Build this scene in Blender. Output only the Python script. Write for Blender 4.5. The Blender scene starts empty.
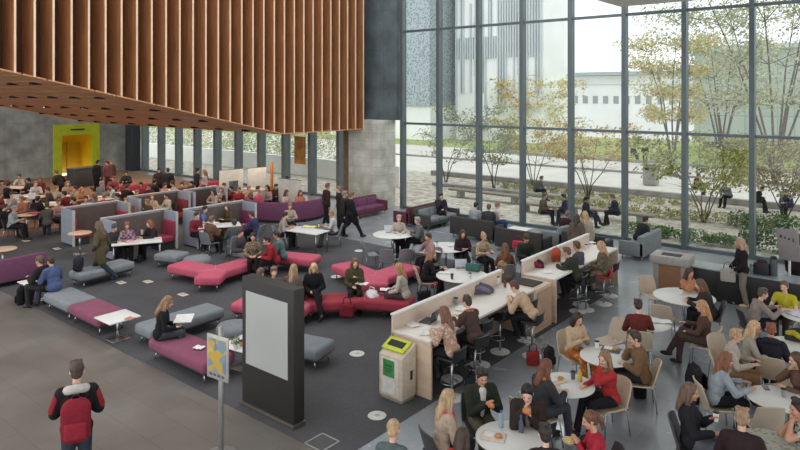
import bpy, bmesh, math, random
from mathutils import Vector, Matrix
random.seed(7)
R = math.radians
SC = bpy.context.scene
COL = SC.collection

# ---------------------------------------------------------------- camera frame of the place
CAM_H = 5.5
FPX = 647.0
AX = R(39.3)
VX, VY = -math.sin(AX), math.cos(AX)      # view direction on the ground
RX, RY = math.cos(AX), math.sin(AX)       # to the viewer's right

def px(x, y, z=0.0):
    """the point at height z seen at picture position x, y"""
    d = FPX * (CAM_H - z) / (y - 93.0)
    l = (x - 400.0) / FPX * d
    return Vector((d * VX + l * RX, d * VY + l * RY, z))

def pxY(x, Y, z=0.0):
    t = (x - 400.0) / FPX
    d = Y / (VY + t * RY)
    return Vector((d * (VX + t * RX), Y, z))

def face_rot(a):
    """heading for a thing whose front is +y: 0 looks at the viewer, 90 to the picture's right"""
    a = R(a)
    fx = -VX * math.cos(a) + RX * math.sin(a)
    fy = -VY * math.cos(a) + RY * math.sin(a)
    return math.atan2(-fx, fy)

# ---------------------------------------------------------------- materials
def lin(c):
    def f(v):
        v = v / 255.0
        return v / 12.92 if v <= 0.04045 else ((v + 0.055) / 1.055) ** 2.4
    return (f(c[0]), f(c[1]), f(c[2]), 1.0)

MATS = {}
def new_mat(name):
    m = bpy.data.materials.new(name)
    m.use_nodes = True
    nt = m.node_tree
    b = nt.nodes['Principled BSDF']
    return m, nt, b

def ramp2(nt, fac, c0, c1, p0=0.35, p1=0.65, const=False):
    r = nt.nodes.new('ShaderNodeValToRGB')
    r.color_ramp.elements[0].position = p0
    r.color_ramp.elements[1].position = p1
    r.color_ramp.elements[0].color = c0
    r.color_ramp.elements[1].color = c1
    if const:
        r.color_ramp.interpolation = 'CONSTANT'
    nt.links.new(fac, r.inputs[0])
    return r.outputs[0]

def mul(c, k):
    return tuple(max(0, min(255, v * k)) for v in c[:3])

def mat(c, rough=0.7, metal=0.0, var=0.06, scale=9.0, bump=0.0, c2=None, stretch=None, kind='plain'):
    """a plain material whose colour wanders a little"""
    key = (tuple(c), rough, metal, var, scale, bump, c2, stretch, kind)
    if key in MATS:
        return MATS[key]
    m, nt, b = new_mat(kind)
    tc = nt.nodes.new('ShaderNodeTexCoord')
    src = tc.outputs['Object']
    if stretch:
        mp = nt.nodes.new('ShaderNodeMapping')
        mp.inputs['Scale'].default_value = stretch
        nt.links.new(src, mp.inputs[0])
        src = mp.outputs[0]
    n = nt.nodes.new('ShaderNodeTexNoise')
    n.inputs['Scale'].default_value = scale
    n.inputs['Detail'].default_value = 4
    nt.links.new(src, n.inputs['Vector'])
    lo = lin(mul(c, 1 - var)) if c2 is None else lin(c)
    hi = lin(mul(c, 1 + var)) if c2 is None else lin(c2)
    o = ramp2(nt, n.outputs['Fac'], lo, hi, 0.25, 0.75)
    nt.links.new(o, b.inputs['Base Color'])
    b.inputs['Roughness'].default_value = rough
    b.inputs['Metallic'].default_value = metal
    if bump:
        bp = nt.nodes.new('ShaderNodeBump')
        bp.inputs['Strength'].default_value = bump
        bp.inputs['Distance'].default_value = 0.02
        nt.links.new(n.outputs['Fac'], bp.inputs['Height'])
        nt.links.new(bp.outputs[0], b.inputs['Normal'])
    MATS[key] = m
    return m

def calm(c, d, k):
    g = (c[0] * .3 + c[1] * .55 + c[2] * .15)
    return tuple(round((v * (1 - d) + g * d) * k) for v in c)

def cloth(c, c2=None, pat='plain'):
    """woven clothing"""
    c = calm(c, 0.14, 0.9)
    c2 = calm(c2, 0.14, 0.92) if c2 else None
    key = ('cloth', tuple(c), c2, pat)
    if key in MATS:
        return MATS[key]
    m, nt, b = new_mat('cloth')
    tc = nt.nodes.new('ShaderNodeTexCoord')
    n = nt.nodes.new('ShaderNodeTexNoise')
    n.inputs['Scale'].default_value = 14.0
    n.inputs['Detail'].default_value = 5
    nt.links.new(tc.outputs['Object'], n.inputs['Vector'])
    if pat == 'plain':
        o = ramp2(nt, n.outputs['Fac'], lin(mul(c, 0.92)), lin(mul(c, 1.07)), 0.25, 0.75)
    elif pat == 'stripe':
        w = nt.nodes.new('ShaderNodeTexWave')
        w.bands_direction = 'Z'
        w.inputs['Scale'].default_value = 5.0
        w.inputs['Distortion'].default_value = 1.0
        nt.links.new(tc.outputs['Object'], w.inputs['Vector'])
        o = ramp2(nt, w.outputs['Fac'], lin(c), lin(c2), 0.47, 0.53)
    elif pat == 'plaid':
        ck = nt.nodes.new('ShaderNodeTexChecker')
        ck.inputs['Scale'].default_value = 14.0
        ck.inputs[1].default_value = lin(c)
        ck.inputs[2].default_value = lin(c2)
        nt.links.new(tc.outputs['Object'], ck.inputs['Vector'])
        o = ck.outputs['Color']
    else:                                   # flowers
        v = nt.nodes.new('ShaderNodeTexVoronoi')
        v.inputs['Scale'].default_value = 16.0
        nt.links.new(tc.outputs['Object'], v.inputs['Vector'])
        o = ramp2(nt, v.outputs['Distance'], lin(c2), lin(c), 0.3, 0.45)
    nt.links.new(o, b.inputs['Base Color'])
    b.inputs['Roughness'].default_value = 0.9
    b.inputs['Specular IOR Level'].default_value = 0.2
    n2 = nt.nodes.new('ShaderNodeTexNoise')
    n2.inputs['Scale'].default_value = 9.0
    n2.inputs['Detail'].default_value = 2
    n2.inputs['Distortion'].default_value = 0.8
    nt.links.new(tc.outputs['Object'], n2.inputs['Vector'])
    bp = nt.nodes.new('ShaderNodeBump')
    bp.inputs['Strength'].default_value = 0.55
    bp.inputs['Distance'].default_value = 0.03
    nt.links.new(n2.outputs['Fac'], bp.inputs['Height'])
    nt.links.new(bp.outputs[0], b.inputs['Normal'])
    MATS[key] = m
    return m

def felt(c):
    """smooth upholstery wool"""
    return mat(calm(c, 0.08, 0.97), 0.95, 0, 0.05, 5.0, 0.06, None, None, 'felt')

def hair_mat(c):
    return mat(calm(c, 0.2, 0.95), 0.55, 0, 0.28, 40, 0.5, None, (1, 1, 0.15), 'hair')

SKINS = [(205, 158, 134), (214, 170, 146), (196, 146, 120), (222, 180, 158), (172, 122, 94)]
def skin_mat(i):
    c = SKINS[i % len(SKINS)]
    return mat(c, 0.5, 0, 0.06, 30, 0, None, None, 'skin')

# ---------------------------------------------------------------- mesh collector
class MB:
    def __init__(self):
        self.v = []
        self.f = []
    def add(self, vs, fs):
        o = len(self.v)
        self.v.extend([tuple(p) for p in vs])
        self.f.extend([tuple(i + o for i in q) for q in fs])
        return self
    def box(self, c, s, rz=0.0, m=None):
        cx, cy, cz = c
        hx, hy, hz = s[0] / 2, s[1] / 2, s[2] / 2
        vs = [Vector((x, y, z)) for x in (-hx, hx) for y in (-hy, hy) for z in (-hz, hz)]
        if m is not None:
            vs = [m @ p for p in vs]
        if rz:
            cs, sn = math.cos(rz), math.sin(rz)
            vs = [Vector((p.x * cs - p.y * sn, p.x * sn + p.y * cs, p.z)) for p in vs]
        vs = [p + Vector(c) for p in vs]
        return self.add(vs, [(0, 1, 3, 2), (4, 6, 7, 5), (0, 4, 5, 1), (2, 3, 7, 6), (0, 2, 6, 4), (1, 5, 7, 3)])
    def prism(self, poly, z0, z1):
        n = len(poly)
        vs = [(p[0], p[1], z0) for p in poly] + [(p[0], p[1], z1) for p in poly]
        fs = [tuple(range(n - 1, -1, -1)), tuple(range(n, 2 * n))]
        fs += [(i, (i + 1) % n, n + (i + 1) % n, n + i) for i in range(n)]
        return self.add(vs, fs)
    def hexa(self, a, b):
        """a solid between two quads"""
        return self.add(list(a) + list(b), [(3, 2, 1, 0), (4, 5, 6, 7), (0, 1, 5, 4), (1, 2, 6, 5), (2, 3, 7, 6), (3, 0, 4, 7)])
    def tube(self, pts, r, n=8, caps=True, flat=1.0):
        pts = [Vector(p) for p in pts]
        rs = r if isinstance(r, (list, tuple)) else [r] * len(pts)
        vs, fs = [], []
        up = None
        for i, p in enumerate(pts):
            d = (pts[min(i + 1, len(pts) - 1)] - pts[max(i - 1, 0)])
            if d.length < 1e-9:
                d = Vector((0, 0, 1))
            d.normalize()
            if up is None:
                up = d.orthogonal().normalized()
            up = (up - d * up.dot(d))
            up = up.normalized() if up.length > 1e-6 else d.orthogonal().normalized()
            sd = d.cross(up)
            for k in range(n):
                a = 2 * math.pi * k / n
                vs.append(p + (up * math.cos(a) + sd * math.sin(a) * flat) * rs[i])
        for i in range(len(pts) - 1):
            for k in range(n):
                k2 = (k + 1) % n
                fs.append((i * n + k, i * n + k2, (i + 1) * n + k2, (i + 1) * n + k))
        if caps:
            fs.append(tuple(range(n - 1, -1, -1)))
            o = (len(pts) - 1) * n
            fs.append(tuple(range(o, o + n)))
        return self.add(vs, fs)
    def capsule(self, a, b, ra, rb, n=10):
        a, b = Vector(a), Vector(b)
        d = b - a
        if d.length < 1e-6:
            d = Vector((0, 0, 1e-4))
        u = d.normalized()
        pts, rs = [], []
        for t in (1.0, 0.87, 0.5):
            pts.append(a - u * ra * t); rs.append(max(0.02 * ra, ra * math.sqrt(max(0, 1 - t * t))))
        pts.append(a); rs.append(ra)
        pts.append(b); rs.append(rb)
        for t in (0.5, 0.87, 1.0):
            pts.append(b + u * rb * t); rs.append(max(0.02 * rb, rb * math.sqrt(max(0, 1 - t * t))))
        return self.tube(pts, rs, n)
    def ball(self, c, s, m=None, n=12, k=8):
        c = Vector(c)
        if not isinstance(s, (tuple, list)):
            s = (s, s, s)
        vs, fs = [], []
        def put(p):
            p = Vector((p[0] * s[0], p[1] * s[1], p[2] * s[2]))
            if m is not None:
                p = m @ p
            vs.append(c + p)
        put((0, 0, -1))
        for i in range(1, k):
            t = -math.pi / 2 + math.pi * i / k
            for j in range(n):
                a = 2 * math.pi * j / n
                put((math.cos(t) * math.cos(a), math.cos(t) * math.sin(a), math.sin(t)))
        put((0, 0, 1))
        for j in range(n):
            fs.append((0, 1 + (j + 1) % n, 1 + j))
        for i in range(k - 2):
            for j in range(n):
                a0 = 1 + i * n + j; a1 = 1 + i * n + (j + 1) % n
                fs.append((a0, a1, a1 + n, a0 + n))
        t = len(vs) - 1
        o = 1 + (k - 2) * n
        for j in range(n):
            fs.append((o + j, o + (j + 1) % n, t))
        return self.add(vs, fs)
    def lathe(self, prof, n=24, c=(0, 0, 0)):
        vs, fs = [], []
        for r_, z in prof:
            for k in range(n):
                a = 2 * math.pi * k / n
                vs.append((c[0] + r_ * math.cos(a), c[1] + r_ * math.sin(a), c[2] + z))
        for i in range(len(prof) - 1):
            for k in range(n):
                k2 = (k + 1) % n
                fs.append((i * n + k, i * n + k2, (i + 1) * n + k2, (i + 1) * n + k))
        fs.append(tuple(range(n - 1, -1, -1)))
        o = (len(prof) - 1) * n
        fs.append(tuple(range(o, o + n)))
        return self.add(vs, fs)
    def grid(self, fn, nu, nv, thick=0.0):
        """sheet fn(u, v) -> point, made solid along its normals"""
        P = [[Vector(fn(i / nu, j / nv)) for j in range(nv + 1)] for i in range(nu + 1)]
        def nrm(i, j):
            a = P[min(i + 1, nu)][j] - P[max(i - 1, 0)][j]
            b = P[i][min(j + 1, nv)] - P[i][max(j - 1, 0)]
            c = a.cross(b)
            return c.normalized() if c.length > 1e-9 else Vector((0, 0, 1))
        vs = [P[i][j] for i in range(nu + 1) for j in range(nv + 1)]
        w = nv + 1
        fs = [(i * w + j, (i + 1) * w + j, (i + 1) * w + j + 1, i * w + j + 1) for i in range(nu) for j in range(nv)]
        if thick:
            m = len(vs)
            vs += [P[i][j] - nrm(i, j) * thick for i in range(nu + 1) for j in range(nv + 1)]
            fs += [tuple(reversed([q + m for q in f])) for f in fs[:nu * nv]]
            for i in range(nu):
                fs.append((i * w, i * w + m, (i + 1) * w + m, (i + 1) * w))
                fs.append((i * w + nv, (i + 1) * w + nv, (i + 1) * w + nv + m, i * w + nv + m))
            for j in range(nv):
                fs.append((j, j + 1, j + 1 + m, j + m))
                o = nu * w
                fs.append((o + j, o + j + m, o + j + 1 + m, o + j + 1))
        return self.add(vs, fs)
    def build(self, name, material, parent=None, bevel=0.0, seg=2, smooth=False, loc=None, rz=0.0):
        me = bpy.data.meshes.new(name)
        me.from_pydata(self.v, [], self.f)
        if bevel:
            bm = bmesh.new()
            bm.from_mesh(me)
            bmesh.ops.recalc_face_normals(bm, faces=bm.faces)
            bmesh.ops.bevel(bm, geom=[e for e in bm.edges if len(e.link_faces) == 2 and e.calc_face_angle(0) > 0.5],
                            offset=bevel, segments=seg, profile=0.5, affect='EDGES', clamp_overlap=True)
            bm.to_mesh(me)
            bm.free()
        me.materials.append(material)
        if smooth or bevel:
            me.polygons.foreach_set('use_smooth', [True] * len(me.polygons))
            if bevel or smooth == 'auto':
                try:
                    me.set_sharp_from_angle(angle=R(50))
                except Exception:
                    pass
        o = bpy.data.objects.new(name, me)
        COL.objects.link(o)
        if parent is not None:
            o.parent = parent
        if loc is not None:
            o.location = loc
        if rz:
            o.rotation_euler = (0, 0, rz)
        return o

def tag(o, label=None, cat=None, group=None, kind=None):
    if label: o['label'] = label
    if cat: o['category'] = cat
    if group: o['group'] = group
    if kind: o['kind'] = kind
    return o

def thing(name, label, cat, loc=(0, 0, 0), rz=0.0, group=None):
    o = bpy.data.objects.new(name, None)
    COL.objects.link(o)
    o.empty_display_size = 0.2
    o.location = loc
    o.rotation_euler = (0, 0, rz)
    return tag(o, label, cat, group)

KIDS = {}
def copy_tree(o, parent=None):
    c = o.copy()
    COL.objects.link(c)
    if parent is not None:
        c.parent = parent
    for ch in list(o.children):
        copy_tree(ch, c)
    return c

def place(o, loc, rz, label=None, group=None, cat=None):
    o.location = loc
    o.rotation_euler = (0, 0, rz)
    return tag(o, label, cat, group)

class Kind:
    """first use is the thing itself, later uses are copies of it with its parts"""
    def __init__(self, make):
        self.make = make
        self.first = None
    def __call__(self, loc, rz, label, group=None):
        if self.first is None:
            self.first = self.make()
            o = self.first
        else:
            o = copy_tree(self.first)
        return place(o, loc, rz, label, group)

def struct(o):
    o['kind'] = 'structure'
    return o
# ================================================================ THE SETTING
def world():
    w = bpy.data.worlds.new('overcast_sky')
    SC.world = w
    w.use_nodes = True
    nt = w.node_tree
    bg = nt.nodes['Background']
    tc = nt.nodes.new('ShaderNodeTexCoord')
    sp = nt.nodes.new('ShaderNodeSeparateXYZ')
    nt.links.new(tc.outputs['Generated'], sp.inputs[0])
    o = ramp2(nt, sp.outputs['Z'], (0.86, 0.89, 0.92, 1), (0.95, 0.98, 1.0, 1), 0.0, 0.6)
    nt.links.new(o, bg.inputs['Color'])
    bg.inputs['Strength'].default_value = SKY

SKY = 1.0
world()
cam = bpy.data.cameras.new('camera')
camo = bpy.data.objects.new('camera', cam)
COL.objects.link(camo)
cam.sensor_width = 36.0
cam.lens = 36.0 * FPX / 800.0
cam.shift_y = -132.0 / 800.0
camo.location = (0, 0, CAM_H)
camo.rotation_euler = (R(90), 0, AX)
cam.clip_end = 600
SC.camera = camo
SC.view_settings.view_transform = 'Standard'
SC.view_settings.look = 'None'
SC.view_settings.exposure = 0.85
SC.view_settings.gamma = 1.0
SC.view_settings.use_curve_mapping = False
SC.cycles.max_bounces = 6
SC.cycles.transparent_max_bounces = 16
SC.cycles.use_denoising = True

# ---- tiled stone floor
def tile_mat(c1, c2, c3, r0, r1, spec):
    m, nt, b = new_mat('stone_tiles')
    tc = nt.nodes.new('ShaderNodeTexCoord')
    br = nt.nodes.new('ShaderNodeTexBrick')
    br.offset = 0.5
    br.inputs['Scale'].default_value = 1.0
    br.inputs['Brick Width'].default_value = 1.2
    br.inputs['Row Height'].default_value = 0.6
    br.inputs['Mortar Size'].default_value = 0.006
    br.inputs['Color1'].default_value = lin(c1)
    br.inputs['Color2'].default_value = lin(c2)
    br.inputs['Mortar'].default_value = lin(c3)
    nt.links.new(tc.outputs['Object'], br.inputs['Vector'])
    n = nt.nodes.new('ShaderNodeTexNoise')
    n.inputs['Scale'].default_value = 0.8
    n.inputs['Detail'].default_value = 6
    n.inputs['Distortion'].default_value = 0.6
    nt.links.new(tc.outputs['Object'], n.inputs['Vector'])
    st = ramp2(nt, n.outputs['Fac'], lin((226, 220, 214)), lin((255, 255, 255)), 0.3, 0.7)
    mx = nt.nodes.new('ShaderNodeMixRGB')
    mx.blend_type = 'MULTIPLY'
    mx.inputs[0].default_value = 1.0
    nt.links.new(br.outputs['Color'], mx.inputs[1])
    nt.links.new(st, mx.inputs[2])
    nt.links.new(mx.outputs[0], b.inputs['Base Color'])
    rr = nt.nodes.new('ShaderNodeMapRange')
    rr.inputs['To Min'].default_value = r0
    rr.inputs['To Max'].default_value = r1
    nt.links.new(n.outputs['Fac'], rr.inputs[0])
    nt.links.new(rr.outputs[0], b.inputs['Roughness'])
    b.inputs['Specular IOR Level'].default_value = spec
    return m

fl = MB().prism([(-44.6, -4), (14, -4), (14, 24.1), (-44.6, 24.1)], -0.3, 0.0)
struct(fl.build('floor', tile_mat((118, 113, 108), (124, 118, 112), (106, 101, 97), .3, .42, .5)))
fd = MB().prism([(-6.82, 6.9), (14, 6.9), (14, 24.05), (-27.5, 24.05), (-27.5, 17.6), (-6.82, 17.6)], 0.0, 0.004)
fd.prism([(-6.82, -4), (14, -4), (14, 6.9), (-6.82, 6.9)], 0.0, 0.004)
struct(fd.build('floor_dining_lit', tile_mat((148, 154, 161), (154, 159, 165), (138, 143, 149), .2, .32, .6)))  # pale blue-grey floor; brightness from the windows is partly put into its colour

def carpet_mat():
    m, nt, b = new_mat('carpet')
    tc = nt.nodes.new('ShaderNodeTexCoord')
    n = nt.nodes.new('ShaderNodeTexNoise')
    n.inputs['Scale'].default_value = 60
    n.inputs['Detail'].default_value = 3
    nt.links.new(tc.outputs['Object'], n.inputs['Vector'])
    n2 = nt.nodes.new('ShaderNodeTexNoise')
    n2.inputs['Scale'].default_value = 0.35
    n2.inputs['Detail'].default_value = 3
    nt.links.new(tc.outputs['Object'], n2.inputs['Vector'])
    a = ramp2(nt, n.outputs['Fac'], lin((84, 84, 87)), lin((100, 100, 103)))
    c = ramp2(nt, n2.outputs['Fac'], lin((225, 220, 216)), lin((255, 255, 255)))
    mx = nt.nodes.new('ShaderNodeMixRGB')
    mx.blend_type = 'MULTIPLY'
    mx.inputs[0].default_value = 1.0
    nt.links.new(a, mx.inputs[1]); nt.links.new(c, mx.inputs[2])
    nt.links.new(mx.outputs[0], b.inputs['Base Color'])
    b.inputs['Roughness'].default_value = 0.95
    b.inputs['Specular IOR Level'].default_value = 0.1
    return m
cp = MB().prism([(-27.5, 6.9), (-6.82, 6.9), (-6.82, 17.6), (-27.5, 17.6)], 0.0, 0.008)
tag(cp.build('carpet', carpet_mat()), 'large dark grey carpet laid over the stone floor under the sofas and benches', 'carpet')
cb = MB().prism([(-44.2, 6.9), (-27.5, 6.9), (-27.5, 23.0), (-44.2, 23.0)], 0.0, 0.008)
tag(cb.build('carpet', mat((126, 94, 70), 0.95, 0, 0.08, 3, 0, None, None, 'brown_carpet')), 'brown carpet under the crowded tables by the concrete wall', 'carpet')

# ---- concrete wall with the yellow doorway
def concrete_mat(c, w=2.4, h=1.2):
    m, nt, b = new_mat('concrete')
    tc = nt.nodes.new('ShaderNodeTexCoord')
    mp = nt.nodes.new('ShaderNodeMapping')
    mp.inputs['Rotation'].default_value = (R(90), 0, 0)
    nt.links.new(tc.outputs['Object'], mp.inputs[0])
    sp = nt.nodes.new('ShaderNodeSeparateXYZ')
    nt.links.new(tc.outputs['Object'], sp.inputs[0])
    ad = nt.nodes.new('ShaderNodeMath'); ad.operation = 'ADD'
    nt.links.new(sp.outputs['X'], ad.inputs[0]); nt.links.new(sp.outputs['Y'], ad.inputs[1])
    cb_ = nt.nodes.new('ShaderNodeCombineXYZ')
    nt.links.new(ad.outputs[0], cb_.inputs[0]); nt.links.new(sp.outputs['Z'], cb_.inputs[1])
    br = nt.nodes.new('ShaderNodeTexBrick')
    br.offset = 0.0
    br.inputs['Scale'].default_value = 1.0
    br.inputs['Brick Width'].default_value = w
    br.inputs['Row Height'].default_value = h
    br.inputs['Mortar Size'].default_value = 0.012
    br.inputs['Color1'].default_value = lin(c)
    br.inputs['Color2'].default_value = lin(mul(c, 1.05))
    br.inputs['Mortar'].default_value = lin(mul(c, 0.9))
    nt.links.new(cb_.outputs[0], br.inputs['Vector'])
    n = nt.nodes.new('ShaderNodeTexNoise')
    n.inputs['Scale'].default_value = 1.3
    n.inputs['Detail'].default_value = 7
    nt.links.new(tc.outputs['Object'], n.inputs['Vector'])
    st = ramp2(nt, n.outputs['Fac'], lin((206, 206, 200)), lin((255, 255, 255)))
    mx = nt.nodes.new('ShaderNodeMixRGB'); mx.blend_type = 'MULTIPLY'; mx.inputs[0].default_value = 1.0
    nt.links.new(br.outputs['Color'], mx.inputs[1]); nt.links.new(st, mx.inputs[2])
    nt.links.new(mx.outputs[0], b.inputs['Base Color'])
    b.inputs['Roughness'].default_value = 0.85
    return m
CONC = concrete_mat((176, 180, 176))
CONC_B = concrete_mat((204, 203, 192), 1.2, 0.4)
WX = -44.3
w = MB()
w.box((WX - 0.25, 7.2, 4.25), (0.5, 22.4, 8.5))
w.box((WX - 0.25, 22.7, 4.25), (0.5, 2.8, 8.5))
w.box((WX - 0.25, 19.85, 5.95), (0.5, 2.9, 5.1))
struct(w.build('wall_west', CONC))
YEL = mat((196, 208, 40), 0.6, 0, 0.05, 2, 0, None, None, 'yellow_paint')
YEL2 = mat((226, 186, 14), 0.6, 0, 0.08, 1.2, 0, None, None, 'deep_yellow_paint')
d = thing('door_1', None, None, (WX, 19.85, 0))
struct(d)
f = MB()
f.box((0.06, -1.25, 1.7), (0.16, 0.5, 3.4)); f.box((0.06, 1.25, 1.7), (0.16, 0.5, 3.4)); f.box((0.06, 0, 3.05), (0.16, 2.0, 0.7))
f.build('door_frame', YEL, d)
f = MB()
f.box((-1.6, 0, 1.35), (0.1, 2.4, 2.7)); f.box((-0.8, -1.05, 1.35), (1.6, 0.1, 2.7)); f.box((-0.8, 1.05, 1.35), (1.6, 0.1, 2.7)); f.box((-0.8, 0, 2.75), (1.7, 2.2, 0.1))
f.build('lobby_lining', YEL2, d)
f = MB(); f.box((-1.5, -0.45, 1.05), (0.08, 0.85, 2.1)); f.box((-1.5, 0.45, 1.05), (0.08, 0.85, 2.1))
f.build('door_leaf', mat((206, 160, 20), 0.5), d, 0.01)
f = MB(); f.box((0.16, 0, 3.06), (0.05, 0.9, 0.1))
f.build('door_closer', mat((50, 54, 30), 0.5), d)

# ---- window wall: bays along Y = 24
WY = 24.0
STEEL = mat((98, 108, 111), 0.42, 0.3, 0.05, 3, 0, None, None, 'grey_steel')
STEEL_D = mat((104, 113, 115), 0.5, 0.2, 0.05, 3, 0, None, None, 'grey_steel_fin')
def glass_mat(name, tint):
    m = bpy.data.materials.new(name)
    m.use_nodes = True
    nt = m.node_tree
    nt.nodes.remove(nt.nodes['Principled BSDF'])
    out = nt.nodes['Material Output']
    tr = nt.nodes.new('ShaderNodeBsdfTransparent'); tr.inputs[0].default_value = tint
    gl = nt.nodes.new('ShaderNodeBsdfGlossy'); gl.inputs['Roughness'].default_value = 0.02
    lw = nt.nodes.new('ShaderNodeLayerWeight'); lw.inputs[0].default_value = 0.5
    pw = nt.nodes.new('ShaderNodeMath'); pw.operation = 'POWER'; pw.inputs[1].default_value = 4.0
    nt.links.new(lw.outputs['Facing'], pw.inputs[0])
    fr = nt.nodes.new('ShaderNodeMapRange'); fr.inputs['To Min'].default_value = 0.03; fr.inputs['To Max'].default_value = 0.35
    nt.links.new(pw.outputs[0], fr.inputs[0])
    mx = nt.nodes.new('ShaderNodeMixShader')
    nt.links.new(fr.outputs[0], mx.inputs[0]); nt.links.new(tr.outputs[0], mx.inputs[1]); nt.links.new(gl.outputs[0], mx.inputs[2])
    nt.links.new(mx.outputs[0], out.inputs[0])
    return m
GLASS = glass_mat('window_glass', (0.93, 0.955, 0.955, 1))
HI = 13.0
bays = [-19.45 + 2.13 * k for k in range(0, 13)]
Z1, Z2 = 4.06, 8.42
nwin = 0
for k in range(len(bays) - 1):
    nwin += 1
    x0, x1 = bays[k], bays[k + 1]
    wd = thing('window_%d' % nwin, None, None, (x0, WY, 0)); struct(wd)
    f = MB()
    L = x1 - x0
    f.box((0, 0, HI / 2), (0.16, 0.3, HI))
    for z in (Z1, Z2, 0.06):
        f.box((L / 2, 0.02, z), (L - 0.13, 0.16, 0.1 if z > 1 else 0.12))
    f.build('window_frame', STEEL, wd)
    g = MB(); g.box((L / 2, 0.05, HI / 2), (L - 0.12, 0.02, HI - 0.1))
    g.build('pane', GLASS, wd)
low = [-23.6 - 2.15 * k for k in range(0, 10)]
for k, x1 in enumerate(low):
    nwin += 1
    L = 2.15
    wd = thing('window_%d' % nwin, None, None, (x1 - L, WY, 0)); struct(wd)
    f = MB()
    f.box((L, 0.0, 2.1), (0.2, 0.5, 4.2))
    f.box((L / 2, 0.02, 0.06), (L - 0.2, 0.16, 0.12))
    f.box((L / 2, 0.02, 4.15), (L - 0.2, 0.16, 0.12))
    f.build('window_frame', STEEL_D, wd)
    g = MB(); g.box((L / 2, 0.05, 2.1), (L - 0.2, 0.02, 4.1))
    g.build('pane', GLASS, wd)
# dark panelled wall above, concrete pier below
struct(MB().box((-32.05, 24.1, 8.65), (24.6, 0.5, 8.9)).build('wall_north', concrete_mat((106, 116, 122), 1.1, 1.9)))
struct(MB().box((-21.0, 23.5, 2.1), (1.9, 1.3, 4.2)).build('wall_pier', CONC_B))
struct(MB().box((-22.3, 23.3, 2.1), (0.4, 0.5, 4.2)).build('trim_1', mat((112, 90, 72), 0.6, 0, 0.1, 3)))
struct(MB().box((-43.9, 23.6, 2.1), (0.9, 0.7, 4.2)).build('trim_2', mat((58, 64, 66), .5)))
# white soffit over the dining side
struct(MB().box((3.2, 11.6, 8.85), (23.9, 23.6, 0.4)).build('ceiling', mat((214, 212, 206), 0.8)))

# ---- the timber-clad volume hanging over the seating
def wood_mat(c, axis):
    m, nt, b = new_mat('timber')
    tc = nt.nodes.new('ShaderNodeTexCoord')
    mp = nt.nodes.new('ShaderNodeMapping')
    mp.inputs['Scale'].default_value = (9, 9, 0.6) if axis == 'z' else (0.5, 7, 7)
    nt.links.new(tc.outputs['Object'], mp.inputs[0])
    n = nt.nodes.new('ShaderNodeTexNoise')
    n.inputs['Scale'].default_value = 1.6
    n.inputs['Detail'].default_value = 6
    n.inputs['Distortion'].default_value = 0.7
    nt.links.new(mp.outputs[0], n.inputs['Vector'])
    n3 = nt.nodes.new('ShaderNodeTexNoise')
    n3.inputs['Scale'].default_value = 0.9
    nt.links.new(tc.outputs['Object'], n3.inputs['Vector'])
    a = ramp2(nt, n.outputs['Fac'], lin(mul(c, 0.9)), lin(mul(c, 1.08)))
    bb = ramp2(nt, n3.outputs['Fac'], (0.88, 0.86, 0.84, 1), (1, 1, 1, 1))
    mx = nt.nodes.new('ShaderNodeMixRGB'); mx.blend_type = 'MULTIPLY'; mx.inputs[0].default_value = 1.0
    nt.links.new(a, mx.inputs[1]); nt.links.new(bb, mx.inputs[2])
    nt.links.new(mx.outputs[0], b.inputs['Base Color'])
    b.inputs['Roughness'].default_value = 0.5
    return m
WOOD = wood_mat((178, 124, 82), 'z')
WOOD_E = mat((232, 196, 164), 0.6, 0, 0.06, 2, 0, None, None, 'timber_edge')
WOOD_S = wood_mat((190, 136, 96), 'x')
BX0, BX1 = -20.95, -38.2
tv = thing('timber_volume', 'timber-clad lecture room with vertical fins hanging above the seating area', 'timber room', (BX0, 18, 3.8))
def bottom(Y):
    return 3.78 if Y > 17.9 else 3.78 + (17.9 - Y) * 0.226
def loc_(x, y, z):
    return (x - BX0, y - 18, z - 3.8)
HT = 14.0
core = MB()
ys = [22.85, 17.9, 2.0]
secs = [(y, bottom(y) + 0.03) for y in ys]
for i in range(2):
    (ya, za), (yb, zb) = secs[i], secs[i + 1]
    xa, xb = BX1, BX0 - 0.9
    core.hexa([loc_(xa, ya, za), loc_(xb, ya, za), loc_(xb, yb, zb), loc_(xa, yb, zb)],
              [loc_(xa, ya, HT), loc_(xb, ya, HT), loc_(xb, yb, HT), loc_(xa, yb, HT)])
core.build('core_wall', mat((74, 46, 30), 0.8, 0, 0.1, 1.5), tv)
sof = MB()
for i, (ya, yb) in enumerate(((22.85, 17.9), (17.9, 2.0))):
    za, zb = bottom(ya), bottom(yb)
    n = 4 if i == 0 else 22
    for q in range(n):                     # long boards with shadow gaps, running along x
        t0, t1 = q / n, (q + 0.93) / n
        y0, y1 = ya + (yb - ya) * t0, ya + (yb - ya) * t1
        z0, z1 = za + (zb - za) * t0, za + (zb - za) * t1
        sof.hexa([loc_(BX1, y0, z0 - 0.02), loc_(BX0 - 0.02, y0, z0 - 0.02), loc_(BX0 - 0.02, y1, z1 - 0.02), loc_(BX1, y1, z1 - 0.02)],
                 [loc_(BX1, y0, z0 + 0.03), loc_(BX0 - 0.02, y0, z0 + 0.03), loc_(BX0 - 0.02, y1, z1 + 0.03), loc_(BX1, y1, z1 + 0.03)])
sof.build('soffit', WOOD_S, tv)
for r_ in range(5):
    Y = 17.2 - r_ * 2.1
    for q in range(9):
        X = BX0 - 1.6 - q * 1.9
        MB().box(loc_(X, Y, bottom(Y) + 0.0), (0.26, 0.3, 0.14)).build('downlight_recess', mat((34, 26, 22), 0.9), tv)
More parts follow.
